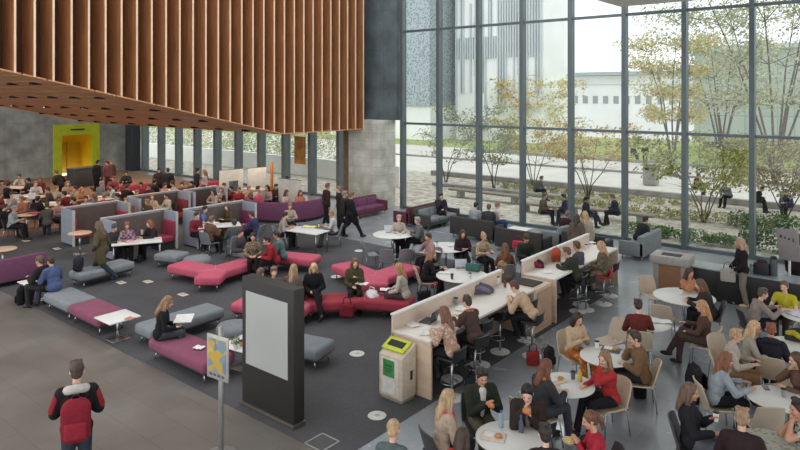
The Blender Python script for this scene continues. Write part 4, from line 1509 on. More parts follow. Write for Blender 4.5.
MB().box((0, -.078, 1.53), (.38, .006, .5)).build('map', pm, fr)
for k in range(4):
    MB().box((-.14 + k * .09, -.079, 1.235), (.06, .004, .035)).build('letter_mark', mat((92, 96, 100), .6), fr)

# black cabinets by the glass, wooden bin, notice board
t = thing('black_cabinet', 'long low black cabinet near the glass behind the standing person', 'cabinet', (-3.55, 18.85, 0))
MB().box((0, 0, .4), (3.2, .7, .8)).build('body', mat((30, 29, 30), .5, 0, .06, 3), t, .01)
MB().box((0, 0, .815), (3.24, .74, .03)).build('top', mat((150, 156, 158), .35), t)
for k in range(4): MB().box((-1.2 + k * .8, -.355, .42), (.77, .012, .7)).build('door', mat((36, 34, 35), .45), t, .004)
t = thing('planter', 'square dark planter on the black cabinet', 'planter', (pxY(762, 18.85).x, 18.85, .83)); MB().box((0, 0, .15), (.34, .3, .3)).build('body', mat((46, 44, 50), .6), t, .02); MB().ball((0, 0, .3), (.13, .12, .08)).build('soil', mat((60, 52, 44), .9), t, smooth=True)
t = thing('canister', 'slim dark canister on the black cabinet beside the planter', 'canister', (pxY(773.5, 18.85).x, 18.85, .83)); MB().lathe([(.09, 0), (.09, .42), (.07, .46)], 16).build('body', mat((72, 74, 76), .5), t, smooth='auto'); MB().lathe([(.092, .44), (.05, .5)], 16).build('lid', BLACK_P, t, smooth='auto')
t = thing('jar', 'small glass jar on the black cabinet next to the standing person', 'jar', (pxY(752, 18.8).x, 18.8, .83)); MB().lathe([(.06, 0), (.06, .18), (.05, .2)], 14).build('body', mat((168, 186, 180), .2), t, smooth='auto'); MB().lathe([(.055, .2), (.055, .23)], 14).build('lid', CHROME, t)
bw = px(676, 296)
t = thing('wooden_bin', 'wooden recycling bin with a thick grey top near the glass', 'bin', (bw.x - .1, bw.y, 0), R(4))
MB().box((0, 0, .45), (.86, .6, .9)).build('body', mat((150, 146, 140), .6), t, .01); MB().box((0, -.305, .48), (.56, .02, .8)).build('wooden_door', mat((142, 100, 72), .6, 0, .1, 3, 0, None, (1, 1, 5)), t)
MB().box((0, 0, 1.0), (1.0, .74, .22)).build('top', mat((158, 154, 148), .5), t, .02)
MB().box((0, -.05, 1.115), (.5, .3, .012)).build('opening', mat((60, 58, 56), .8), t)
pb = px(789, 308)
t = thing('notice_board', 'tilted grey notice board with a dark handwritten line on a white post', 'notice board', (pb.x, pb.y, 0), R(-28))
MB().tube([(0, .02, 0), (0, .02, 1.5)], .03, 8).build('post', mat((206, 204, 200), .4), t, smooth=True); MB().lathe([(.22, 0), (.22, .015), (.05, .03)], 20).build('base', CHROME, t, smooth='auto')
fm = Matrix.Rotation(R(-6), 3, 'Y')
fb = MB().box((0, -.02, 1.62), (.58, .03, .8), 0, fm).build('board', mat((142, 136, 134), .6, 0, .05, 3), t, .006)
for k, (w_, h_) in enumerate(((.07, .07), (.05, .05), (.07, .05), (.04, .09))):
    MB().box((-.2 + k * .115, -.038, 1.8 - k * .012), (w_, .004, h_), 0, fm).build('letter_mark', mat((66, 66, 72), .7), fb)

# floor boxes and discs
DISC = mat((212, 208, 200), .6, 0, .08, 8)
for i, (x, y, lab) in enumerate(((377, 416, 'round pale floor disc on the carpet by the recycling bin'), (357, 354, 'round pale floor disc on the carpet beyond the kiosk'),
        (336, 277, 'round pale floor disc on the carpet beside the pink bench'), (359, 251, 'round pale floor disc on the carpet before the round window-side table'))):
    p = px(x, y); t = thing('floor_disc', lab, 'floor disc', (p.x, p.y, .008), 0, 'floor discs')
    MB().lathe([(.16, 0), (.155, .006)], 24).build('plate', DISC, t, smooth='auto'); MB().lathe([(.05, .005), (.045, .009)], 14).build('cap', mat((176, 172, 164), .5), t)
for i, (x, y, lab) in enumerate(((148, 282, 'pale floor socket plate on the carpet behind the grey bench'), (183, 295, 'pinkish floor socket plate beyond the newspaper reader'), (121, 283, 'pale flat magazine-sized plate on the floor by the striding person'),
        (57, 249, 'pale floor plate left of the red booth seats'), (204, 255, 'pale floor plate in front of the blue-shirt booth'), (26, 241, 'pale paper on the brown floor under the round table'), (322, 443, 'square metal floor hatch at the carpet edge near the kiosk'))):
    p = px(x, y); t = thing('floor_plate', lab, 'floor plate', (p.x, p.y, .008), 0, 'floor plates')
    if i == 6:
        m = MB()
        for s in (-1, 1): m.box((s * .19, 0, .004), (.025, .4, .008)); m.box((0, s * .19, .004), (.4, .025, .008))
        m.build('rim', mat((160, 158, 152), .4, .3), t); MB().box((0, 0, .002), (.36, .36, .004)).build('plate', mat((80, 80, 82), .8), t)
    else:
        MB().box((0, 0, .005), (.3, .2, .01)).build('plate', mat((206, 190, 176), .6), t, .003); MB().box((0, 0, .011), (.12, .06, .004)).build('cap', mat((160, 150, 140), .5), t)
# ================================================================ LAYOUT: TABLES, PEOPLE AND THEIR THINGS
BRN = (74, 52, 40); DBR = (50, 38, 32); BLK = (34, 30, 30); BLN = (186, 150, 106); LBN = (150, 112, 78); AUB = (138, 78, 46); GNG = (176, 106, 58); GRYH = (150, 144, 138)
KB = (38, 37, 40); KD_ = (54, 52, 54); DN = (58, 66, 84); JEAN = (84, 104, 136); GRN = (52, 56, 44); OLV = (98, 90, 64); CRM = (212, 192, 164); MRN = (110, 46, 44); GR = (128, 126, 124); NAVY = (44, 46, 66); WHT = (220, 216, 208); TAN = (158, 118, 78); PCH = (214, 170, 140)

def tb(kind, x, y, label, rz=0.0, h=.74, group='tables in the hall'):
    p = px(x, y, h); p.z = 0
    return kind(p, rz, label, group)
def on(x, y, z=.742):
    return px(x, y, z)

# ---- dining side (right, near)
tb(dining_table, 509, 437, 'round white table between the two people eating rolls')
tb(dining_table, 566, 384, 'round white table before the person in the red cardigan')
tb(dining_table, 606, 356, 'round white table between the person in cream and the one in tan')
tb(dining_table, 647, 323, 'round white table in front of the person in maroon')
tb(wide_table, 684, 296, 'wide white round table near the wooden bin')
tb(dining_table, 779, 398, 'round white table with a phone lying on it')
tb(dining_table, 795, 345, 'round white table behind the redhead in the navy hood', 0)
tb(dining_table, 770, 446, 'white table with a pale cloth at the bottom corner')
tb(dining_table, 806, 316, 'round white table in front of the person in yellow')
roll_p = P(483, 369, 12, 'sit', 'short', DBR, 'jacket', GRN, OLV, [(.02, .26, .30), (.1, .3, .28)], 'person in dark green jacket over white shirt, holding a roll', under=(214, 210, 202), chair='dark', pitch=18, h=1.78)
P(449, 389, 115, 'sit', 'long', (190, 150, 104), 'knit', (206, 178, 152), KD_, 'LL', 'person with long blond hair in cream sweater and pink scarf', chair='dark', scarf=(214, 92, 104), pitch=5)
P(463, 427, 150, 'sit', 'long', BRN, 'tee', (200, 52, 48), KD_, 'TT', 'brown-haired person in red top at the bottom edge', h=1.6, chair='dark')
sand_p = P(527, 386, -18, 'sit', 'short', BLK, 'jacket', (62, 50, 42), KD_, [(.06, .25, .42), (.04, .25, .34)], 'dark-haired person in brown jacket eating a wrapped sandwich', under=(150, 136, 118), chair='beige', pitch=20, lean=14, h=1.78)
P(545, 424, 176, 'sit', 'short', DBR, 'jacket', (60, 50, 46), KD_, 'TT', 'person in dark jacket seen from behind at the bottom edge', chair='dark', fem=True)
bowl_p = P(588, 411, -95, 'sit', 'pony', (116, 66, 42), 'tee', (206, 48, 62), KB, [(.08, .3, .3), (.04, .3, .34)], 'person with tied-back hair in bright pink-red shirt', chair='dark', h=1.66, pitch=14)
P(548, 359, 118, 'sit', 'long', (124, 66, 42), 'jacket', (70, 70, 74), (72, 74, 84), 'TT', 'auburn-haired person in grey jacket with orange scarf', scarf=(226, 130, 50), chair='beige', pitch=16)
P(604, 351, -72, 'sit', 'long', (148, 108, 74), 'knit', (206, 52, 52), KB, [(.13, .4, .2), (-.02, .17, .5)], 'long-haired person in red cardigan leaning chin on hand', scarf=(128, 104, 70), chair='beige', yaw=-20, h=1.72)
phon_p = P(579, 313, 22, 'sit', 'wavy', DBR, 'knit', (224, 190, 150), (206, 104, 44), [(.03, .28, .28), (.06, .29, .28)], 'dark wavy-haired person in cream top looking at a phone', bpat='flower', bc2=(236, 170, 60), chair='beige', pitch=18)
P(634, 331, -104, 'sit', 'short', BRN, 'jacket', (142, 106, 70), KD_, [(.04, .22, .44), (.1, .3, .2)], 'short-haired person in tan jacket eating with one hand raised', chair='beige', pitch=10)
P(638, 299, 166, 'sit', 'short', (62, 40, 38), 'knit', (124, 50, 46), KD_, 'TT', 'person in maroon jumper seen from behind', chair='beige', pitch=18, h=1.74)
P(701, 300, -122, 'sit', 'long', (198, 140, 88), 'knit', (104, 76, 64), (92, 72, 66), 'TL', 'blond long-haired person in brown jumper leaning back in a chair', chair='beige', cross=1, lean=2)
P(690, 268, 18, 'sit', 'long', (84, 50, 40), 'knit', (216, 140, 100), KD_, [(.05, .2, .48), (.12, .3, .2)], 'dark-haired person in orange-pink top behind the wide white table', h=1.66)
P(699, 279, -112, 'sit', 'long', (110, 70, 48), 'jacket', (68, 58, 54), KB, 'TT', 'brown-haired person in dark jacket hunched at the wide table', lean=20, chair='dark')
lady = P(739, 238, -98, 'stand', 'long', (190, 150, 116), 'jacket', (44, 38, 40), (150, 138, 120), [(.2, .22, .0), (.17, .24, .02)], 'standing blond person in black coat and beige trousers', h=1.76, shoes=(206, 176, 150))
P(764, 288, 84, 'sit', 'short', (92, 74, 60), 'knit', (168, 150, 140), KB, 'RR', 'person in pale grey-pink sweater reaching across a table', lean=20, chair='dark', fem=False)
P(784, 281, -48, 'sit', 'short', (110, 80, 60), 'tee', (212, 204, 40), KD_, 'TT', 'short-haired person in bright yellow top', sleeves=.5, chair='beige')
P(756, 321, 62, 'sit', 'long', (210, 170, 120), 'knit', (196, 184, 168), KD_, 'TT', 'blond person in pale knit beside the redhead', chair='beige')
P(771, 323, 150, 'sit', 'short', (146, 78, 44), 'jacket', (46, 42, 56), KD_, 'TT', 'redhead in navy jacket with thick hood, seen from behind', hood=(50, 46, 62), chair='beige')
P(737, 329, 60, 'sit', 'short', (196, 150, 104), 'knit', (204, 190, 170), TAN, 'TT', 'light-haired person in beige jumper behind the auburn one', chair='beige', fem=True)
P(728, 352, 82, 'sit', 'long', (140, 80, 50), 'knit', (172, 184, 192), KB, 'TT', 'auburn-haired person in pale blue-grey top', chair='beige', lean=16)
cup_p = P(691, 383, 62, 'sit', 'long', (112, 82, 60), 'jacket', (46, 44, 50), (112, 116, 124), [(.14, .26, .2), (-.02, .24, .36)], 'long-haired person in black jacket holding up a paper cup', chair='dark', lean=-6, h=1.74)
P(742, 408, 150, 'sit', 'short', (168, 128, 90), 'jacket', (62, 42, 46), KD_, 'TT', 'light-haired person in burgundy jacket seen from behind at the bottom', chair='dark', h=1.78, lean=12)
P(797, 399, -95, 'sit', 'short', (54, 36, 34), 'tee', (60, 60, 58), KB, [(.02, .2, .46), (.02, .22, .5)], 'dark-haired person with hands raised at the picture border', pat='plaid', c2=(200, 198, 190), sleeves=.4, chair='dark', h=1.76)
P(795, 352, -92, 'sit', 'long', (92, 58, 42), 'knit', (120, 84, 68), KD_, [(.04, .2, .46), (.1, .3, .22)], 'long brown-haired person in brown top by the picture border', chair='beige')
P(394, 419, 160, 'sit', 'bun', (196, 158, 112), 'knit', (96, 110, 112), KD_, 'LL', 'blond person with pinned-up hair in a teal-grey top, bottom edge', chair='dark')
for x, y, a, lab in ((727, 338, 20, 'beige shell chair standing empty behind the auburn person'), (761, 396, 178, 'empty beige shell chair with its back to the round table with a phone'), (611, 320, -60, 'empty beige shell chair next to the person in maroon'),
                     (652, 278, 10, 'empty beige shell chair by the wooden bin'), (663, 300, 150, 'empty beige shell chair tucked under the wide white table'), (531, 392, 130, 'empty beige shell chair between the auburn person and the sandwich eater'),
                     (786, 362, 200, 'empty beige shell chair next to the navy hood')):
    p = px(x, y, .86); p.z = 0
    shell_chair(p, face_rot(a), lab, 'shell chairs in the hall')
bottle(on(501, 427), 'clear water bottle on the table between the roll eaters')
bottle(on(521, 432), 'second dark bottle next to the wrapped sandwich', (88, 92, 110))
tray(on(493, 437), R(20), 'folded napkins and tray on the table by the green jacket')
tray(on(556, 381), R(70), 'food tray in front of the auburn-haired person')
cup(on(573, 379), 'dark paper cup on the table before the red cardigan', (92, 96, 108))
bottle(on(580, 381), 'yellow drink bottle before the red cardigan', (206, 176, 70))
cup(on(597, 348), 'paper cup between the cream top and the tan jacket')
tray(on(611, 350), R(10), 'dark bowl tray on the table of the person in tan', (96, 94, 92))
cup(on(690, 287), 'tall grey cup on the wide white table by the bin', (146, 124, 124), .2)
cup(on(681, 294), 'small white cup on the wide white table')
papers(on(661, 322), R(30), 'open white papers in front of the person in maroon', .4)
t = thing('phone', 'dark phone lying on the round table near the picture border', 'phone', on(766, 388), R(25)); MB().box((0, 0, .005), (.08, .16, .01)).build('case', BLACK_P, t, .003); MB().box((0, 0, .0105), (.07, .14, .002)).build('screen', mat((70, 76, 86), .2), t)
cup(on(784, 397), 'greyish glass on the round table with the phone', (150, 140, 140))
papers(on(797, 315), R(-30), 'open pale magazine in front of the yellow top', .36, .25, (214, 214, 236))
coat_heap(on(797, 340), 0, 'yellow and black patterned jacket heaped on a table', (66, 62, 58), (206, 190, 40), .4, .22)
t = thing('tablecloth', 'pale crumpled cloth spread over the corner table', 'tablecloth', on(770, 446, .745))
def clf(u, v):
    r_ = .47 * u; a = 2 * math.pi * v
    return (r_ * math.cos(a), r_ * math.sin(a), .006 + .006 * math.sin(9 * a + 3 * u) * u)
MB().grid(clf, 10, 48, .004).build('cloth_sheet', cloth((196, 194, 176), (150, 150, 130), 'flower'), t, smooth=True)
handbag(tuple(world_of(lady[1], lady[2], (.06, .32, .6))), lady[2] + R(70), 'pale flower-patterned shoulder bag held by the standing blond person', (196, 188, 176), .36, .34)
coat_on_chair((px(719, 396, .45).x, px(719, 396, .45).y, 0), face_rot(82), 'black coat hung over the chair of the auburn person in pale blue', (40, 36, 40))
backpack((px(640, 398).x, px(640, 398).y, 0), R(20), 'small black bag on the floor beside the tan jacket chair', (36, 34, 38), None, .7)
backpack((px(549, 366).x, px(549, 366).y, 0), R(80), 'black bag standing on the floor near the orange-skirted person', (52, 50, 54), None, .8)
handbag((px(533, 365).x, px(533, 365).y, 0), R(40), 'red bag on the floor by the bar stools', (176, 52, 46), .26, .28)

def held(pr_, q, off, both=False):
    w_ = pr_[3]['wr']
    b_ = (w_[1] + w_[-1]) / 2 if both else w_[q]
    return world_of(pr_[1], pr_[2], b_ + Vector(off))
def bun_roll(loc, label, s=1.0):
    t = thing('bread_roll', label, 'bread roll', loc)
    MB().ball((0, 0, .02), (.055 * s, .04 * s, .03 * s)).build('crust', mat((196, 132, 78), .7, 0, .15, 20), t, smooth=True)
    MB().ball((0, 0, -.008), (.056 * s, .042 * s, .016 * s)).build('filling', mat((206, 96, 70), .6, 0, .25, 30), t, smooth=True)
bun_roll(held(roll_p, 1, (0, .1, .03), True), 'filled roll held by the person in the green jacket')
bun_roll(held(sand_p, 1, (0, .07, .06), True), 'filled sandwich held up by the person in brown', 1.2)
cup(held(cup_p, -1, (0, .06, -.02)), 'white paper cup held by the person in the black jacket')
t = thing('phone', 'phone held by the wavy-haired person in cream', 'phone', held(phon_p, 1, (0, .1, .02), True), phon_p[2])
MB().box((0, 0, 0), (.075, .15, .01), 0, Matrix.Rotation(R(25), 3, 'X')).build('case', BLACK_P, t, .003)
t = thing('food_bowl', 'bowl of noodles held by the person with tied-back hair', 'bowl', held(bowl_p, 1, (.0, .1, -.02), True))
MB().lathe([(.05, 0), (.085, .05), (.09, .06), (.08, .055), (.02, .045)], 20).build('bowl', mat((214, 200, 180), .5), t, smooth=True)
MB().ball((0, 0, .055), (.075, .075, .025)).build('noodles', mat((204, 164, 104), .7, 0, .3, 40, .6), t, smooth=True)

# ---- at the bar counters
P(443, 306, -128, 'stool', 'long', (128, 84, 54), 'knit', (206, 160, 132), KB, 'KK', 'person in flowered peach top at the counter end', pat='flower', c2=(236, 206, 186), chair='stool', lean=14)
P(466, 295, -138, 'stool', 'short', (74, 54, 44), 'jacket', (96, 72, 62), KB, 'KK', 'person in brown jacket with orange scarf on a stool', scarf=(222, 118, 78), chair='stool', lean=18, fem=True)
P(512, 281, -122, 'stool', 'short', (92, 56, 38), 'knit', (224, 186, 148), KB, 'KK', 'person in peach sweater hunched over the counter', chair='stool', lean=38, pitch=20)
P(566, 247, -126, 'stool', 'short', (116, 70, 58), 'jacket', (62, 66, 52), KB, 'KK', 'person in dark green jacket hunched at the second counter', chair='stool', lean=26)
P(576, 241, -138, 'stool', 'short', (92, 74, 44), 'knit', (98, 94, 104), KB, 'KK', 'person in slate grey top at the second counter', chair='stool', lean=8, fem=True)
P(600, 241, -110, 'stool', 'long', (196, 150, 108), 'jacket', (104, 92, 72), (160, 120, 100), 'LL', 'blond person in olive checked jacket on a red stool', pat='plaid', c2=(136, 116, 92), chair='red', lean=4)
P(585, 211, 165, 'stand', 'long', (196, 152, 106), 'coat', (196, 178, 158), NAVY, 'SS', 'standing blond person in a beige coat by the far counter end', h=1.72)
P(577, 214, 150, 'stand', 'long', BRN, 'coat', (116, 100, 88), KB, 'SS', 'standing brown-haired person partly behind the beige coat', h=1.64)
for x, y, k, lab in ((452, 379, bar_stool, 'empty bar stool below the person in the orange scarf'), (500, 352, bar_stool, 'empty black bar stool near the red bag'), (526, 340, bar_stool, 'empty bar stool below the person in peach'),
                     (586, 310, bar_stool, 'empty bar stool below the slate grey top'), (610, 296, bar_stool, 'black bar stool standing alone beside the blond on the red stool'), (480, 365, bar_stool, 'empty bar stool near the counter middle')):
    p = px(x, y); k((p.x, p.y, 0), face_rot(-128), lab, 'bar stools along the counters')
laptop(on(428, 321, 1.06), face_rot(60), 'dark laptop open on the counter beside the flowered top', (70, 66, 66), (120, 110, 104))
papers(on(412, 325, 1.06), face_rot(-60), 'white papers lying at the counter end above the bin')
papers(on(462, 309, 1.06), face_rot(-120), 'open notebook on the counter before the orange scarf')
coat_heap(on(481, 292, 1.06), R(40), 'grey-purple jacket heaped on the counter', (112, 104, 122), None, .5, .2)
cup(on(498, 284, 1.06), 'white cup on the counter by the peach sweater', h=.16)
coat_heap(on(535, 266, 1.06), R(20), 'dark jacket with red lining heaped on the second counter', (64, 56, 54), (176, 48, 66), .48, .18)
backpack(on(556, 262, 1.06), R(30), 'orange rucksack standing on the second counter', (212, 92, 62), None, .75)
papers(on(548, 272, 1.06), face_rot(-100), 'papers on the second counter before the green jacket')

# ---- between counter and window
tb(wide_table, 462, 275, 'wide white table just behind the bar counter screen')
tb(wide_table, 446, 247, 'wide white table behind the person with the laptop')
tb(wide_table, 393, 234, 'round white table on the pale floor near the purple sofa')
P(433, 249, 92, 'sit', 'long', (158, 110, 74), 'knit', (44, 38, 42), KB, 'TT', 'long-haired person in black at the wide table, facing the counter', chair='beige', lean=16)
P(463, 230, 6, 'sit', 'wavy', (70, 52, 44), 'jacket', (58, 40, 48), KB, 'KK', 'dark-haired person behind an open laptop', lean=6, chair='grey')
P(484, 233, 25, 'sit', 'bun', (184, 146, 104), 'knit', (206, 180, 146), KB, 'TT', 'person with pinned-up blond hair in beige flowered top', pat='flower', c2=(150, 120, 96), chair='grey')
P(505, 243, 178, 'sit', 'long', (122, 76, 50), 'knit', (138, 88, 60), KB, 'TT', 'long auburn-haired person in brown, seen from behind', chair='grey')
P(527, 235, 10, 'sit', 'short', BRN, 'jacket', (58, 64, 56), KB, 'LL', 'person in olive cap and dark jacket holding a red bag', cap=(96, 92, 66), chair='grey', pitch=22)
P(502, 262, 172, 'sit', 'curly', (150, 116, 80), 'jacket', (110, 92, 80), KB, 'TT', 'curly fair-haired person seen over the counter screen', chair='grey')
P(417, 217, -84, 'sit', 'short', GRYH, 'jacket', (116, 112, 110), KB, 'TT', 'grey-haired person in grey jacket at the window-side table', chair='grey')
P(428, 233, -60, 'sit', 'short', (86, 66, 56), 'knit', (190, 150, 146), KB, 'UT', 'person in pinkish top with hand at the mouth', chair='grey', fem=True)
P(399, 215, 10, 'sit', 'short', (168, 150, 130), 'knit', (196, 180, 164), KB, 'TT', 'person in cream top facing us behind a white laptop', chair='grey', fem=True)
laptop(on(390, 233), face_rot(190), 'white laptop on the round table near the purple sofa', (222, 222, 222))
laptop(on(462, 269), face_rot(186), 'pale laptop on the wide table before the dark-haired person', (206, 190, 188))
for x, y, a, lab in ((371, 241, 110, 'grey shell chair pulled out left of the round white table'), (388, 246, 170, 'grey shell chair tucked under the round white table'), (405, 246, 190, 'second grey chair under the round white table, towards the counter')):
    p = px(x, y, .86); p.z = 0
    grey_chair((p.x, p.y, 0), face_rot(a), lab, 'shell chairs in the hall')
handbag(on(473, 271), R(10), 'teal bag lying on the wide table', (70, 120, 110), .4, .2)
papers(on(444, 273), R(30), 'white papers on the wide table before the person in black')
papers(on(452, 246), R(60), 'white papers on the wide table further back')
handbag((px(436, 288).x, px(436, 288).y, 0), R(30), 'small red bag on the floor under the wide table', (206, 70, 96), .3, .18)
handbag(on(519, 249, .52), R(20), 'bright red bag on the lap of the person in the cap', (222, 62, 84), .42, .26)
for x, y, z, lab, c in ((452, 279, .742, 'dark cup on the near edge of the wide table', (84, 70, 64)), (470, 278, .742, 'white cup on the near edge of the wide table', WHT), (441, 270, .742, 'pale cup in front of the person in black at the wide table', (214, 190, 180)),
        (437, 246, .742, 'white cup on the wide table further back', WHT), (459, 247, .742, 'blue-grey cup on the wide table further back', (120, 136, 150)), (400, 236, .742, 'white cup at the near rim of the round window-side table', WHT),
        (505, 287, 1.06, 'brown cup on the counter beside the white one', (120, 84, 64)), (456, 304, 1.06, 'grey cup between the flowered top and the orange scarf', (150, 146, 144)), (586, 249, 1.06, 'white cup on the second counter before the slate grey top', WHT),
        (300, 229, .742, 'white cup at the middle of the table with yellow papers', WHT), (292, 228, .742, 'rust cup on the table with yellow papers', (170, 90, 60))):
    cup(on(x, y, z), lab, c, .12)
for x, y, lab, c in ((424, 300, 'dark shoulder bag on the floor behind the counter screen', (60, 56, 60)), (270, 262, 'black bag on the floor amid the group on the pink bench', (48, 44, 46)), (322, 312, 'dark bag on the floor at the blond person in black tights', (56, 50, 54)),
        (140, 262, 'dark bag under the table of the red-haired person', (58, 56, 62)), (470, 388, 'dark bag on the floor below the bar stools', (56, 58, 66)), (622, 388, 'black bag on the floor behind the red cardigan chair', (44, 42, 46))):
    p = px(x, y); handbag((p.x, p.y, 0), R(x), lab, c, .36, .24)
papers(on(425, 334, 1.06), R(40), 'small white leaflet at the corner of the counter end', .22, .16)
papers(on(590, 243, 1.06), R(50), 'white sheets at the far end of the second counter', .3, .21)
# on the window sofas
P(476, 202, 150, 'low', 'short', DBR, 'tee', (172, 180, 188), KB, 'LL', 'person in pale blue-grey shirt on the dark sofa facing the glass', sleeves=.6)
P(489, 204, 160, 'low', 'short', (104, 84, 70), 'jacket', (70, 70, 72), KB, 'LL', 'person in dark grey jacket, middle of the sofa facing the glass')
P(498, 202, 100, 'low', 'short', (150, 112, 84), 'tee', (216, 210, 208), (64, 84, 140), 'LT', 'person in white shirt and blue jeans at the sofa end', sleeves=.6)
P(434, 191, 10, 'low', 'short', (72, 52, 46), 'jacket', (58, 54, 60), KB, 'UL', 'person in dark jacket on the grey sofa against the glass', at=(-15.9, 22.1, 0))
P(563, 222, 120, 'low', 'short', (130, 100, 90), 'jacket', (58, 40, 48), KB, 'LL', 'person in dark burgundy on the slanting grey sofa', lean=28, at=(-10.2, 21.6, 0))
P(611, 224, 150, 'low', 'short', (56, 52, 52), 'jacket', (66, 68, 74), KB, 'LL', 'person in slate jacket bent over on the dark sofa by the glass', lean=30, at=(-9.1, 20.95, 0))
P(633, 222, 110, 'low', 'short', (44, 42, 44), 'jacket', (50, 50, 54), KB, 'LL', 'person in black bent low behind the grey sofa end panel', lean=30, at=(-7.75, 22.4, 0))
handbag((px(640, 250).x, px(640, 250).y, 0), R(20), 'black bag on the floor by the grey sofa end panel', (44, 46, 50), .5, .22)

# ---- walkers and table by the curved sofa
P(352, 192, 118, 'walk', 'short', (126, 92, 72), 'coat', (40, 36, 38), (44, 42, 44), 'WB', 'person in black coat striding towards the window sofas', h=1.76)
P(328, 183, 120, 'stand', 'short', (130, 80, 66), 'jacket', (70, 44, 42), KB, 'SS', 'standing person in dark red jacket behind the strider', h=1.78)
P(338, 186, -70, 'stand', 'short', (150, 110, 88), 'jacket', (56, 44, 42), KB, 'SS', 'standing person in dark brown jacket facing the dark red one', h=1.76)
P(345, 191, 100, 'stand', 'short', (160, 126, 104), 'jacket', (60, 50, 48), KB, 'SS', 'standing fair-haired person in dark jacket at the stone pier', h=1.74)
tb(long_table, 306, 230, 'white table with yellow papers below the curved purple sofa', R(8))
P(286, 212, 92, 'sit', 'short', DBR, 'knit', (176, 160, 146), KB, 'TT', 'person in beige top at the table with yellow papers', chair='grey', lean=14)
P(331, 210, -88, 'sit', 'short', (158, 122, 84), 'tee', (206, 204, 200), (120, 116, 114), 'TT', 'person in white shirt and striped trousers at the yellow papers', bpat='stripe', bc2=(52, 52, 56), chair='grey', fem=True)
P(290, 203, 20, 'sit', 'short', (150, 110, 84), 'knit', (190, 168, 148), KB, 'TT', 'light-haired person behind the table with yellow papers', chair='grey', fem=True)
papers(on(309, 227), R(20), 'yellow papers spread on the white table', .5, .3, (222, 222, 150))
cup(on(319, 227), 'yellow cup on the table with yellow papers', (226, 214, 120))
P(0, 0, 30, 'low', 'long', (110, 76, 58), 'knit', (232, 124, 88), KB, 'LL', 'person in orange top peeking over the curved purple sofa', at=(-21.15, 18.95, 0))
P(0, 0, 60, 'low', 'long', (84, 60, 50), 'knit', (226, 190, 176), KB, 'LL', 'person in pale pink next to the orange top', at=(-21.65, 18.55, 0))
P(0, 0, -20, 'low', 'short', (168, 124, 96), 'knit', (226, 84, 100), KB, 'LL', 'person in coral pink behind the curved sofa, beside the low cabinet', at=(-22.6, 17.95, 0), fem=True)
P(287, 176, 170, 'stand', 'long', DBR, 'jacket', (58, 48, 42), KB, 'SS', 'standing dark-haired person in brown in front of the low windows', h=1.66)

# ---- pink benches
P(241, 229, 60, 'perch', 'short', (50, 46, 46), 'jacket', (84, 82, 86), (120, 118, 116), 'LL', 'person in charcoal jacket perched on the pink bench arm', lean=14)
P(253, 233, 10, 'perch', 'short', (56, 44, 40), 'knit', (150, 130, 104), KB, 'LL', 'person in patterned olive top between charcoal and red', pat='flower', c2=(90, 74, 60), fem=True)
P(266, 236, -70, 'perch', 'short', (60, 44, 42), 'jacket', (176, 38, 52), KB, 'LL', 'person in crimson jacket leaning into the group', lean=22)
P(276, 231, -88, 'perch', 'short', (52, 48, 50), 'knit', (104, 128, 128), (92, 70, 70), 'RL', 'person in teal-grey top with back to the pink bench', lean=16)
P(261, 268, 150, 'perch', 'short', (112, 84, 64), 'knit', (150, 120, 96), KB, 'LL', 'brown-haired person just above the kiosk top', fem=True)
P(274, 267, 20, 'perch', 'short', (126, 94, 74), 'knit', (120, 100, 92), KB, 'LL', 'person facing us just above the middle of the kiosk top', fem=True)
P(294, 264, 165, 'perch', 'long', (176, 138, 96), 'knit', (120, 100, 88), KB, 'LL', 'fair long-haired person seen from behind at the kiosk corner')
P(314, 264, 12, 'perch', 'long', (206, 170, 116), 'jacket', (40, 38, 42), (40, 38, 42), 'LL', 'blond person in black jacket and black tights on the red bench', cross=1, pitch=22)
P(355, 258, 8, 'perch', 'long', (124, 82, 54), 'jacket', (84, 78, 54), (50, 44, 46), 'LP', 'brown-haired person in olive jacket and black boots on the red bench', lean=4, yaw=-15)
P(398, 263, -104, 'perch', 'long', (190, 128, 78), 'knit', (208, 200, 184), (92, 70, 74), 'LD', 'person in white knit with golden hair on the red bench', lean=12)
handbag((px(347, 312, .25).x, px(347, 312, .25).y, .14), R(20), 'dark red bag at the knee of the olive jacket', (142, 34, 48), .36, .3)
backpack((px(344, 317).x, px(344, 317).y, 0), R(20), 'dark patterned bag on the floor before the red bench', (88, 72, 60), None, .75)
papers(on(362, 284, .72), R(20), 'open book in the hands of the olive jacket')
papers(on(386, 290, .56), R(40), 'open white book on the knees of the white knit')
t = thing('plastic_bag', 'crumpled white carrier bag on the red bench', 'bag', on(372, 296, .45)); 
def pbf(u, v):
    a = 2 * math.pi * u; k = math.sqrt(max(0, 1 - v ** 2)) * (1 + .18 * math.sin(4 * a + 5 * v))
    return (.2 * math.cos(a) * max(.02, k), .14 * math.sin(a) * max(.02, k), .17 * v)
MB().grid(pbf, 20, 8).build('bag_body', mat((224, 218, 220), .4), t, smooth=True); MB().tube([(-.1, 0, .12), (-.06, 0, .22), (.06, 0, .22), (.1, 0, .12)], .012, 6).build('handle', mat((224, 218, 220), .4), t, smooth=True)

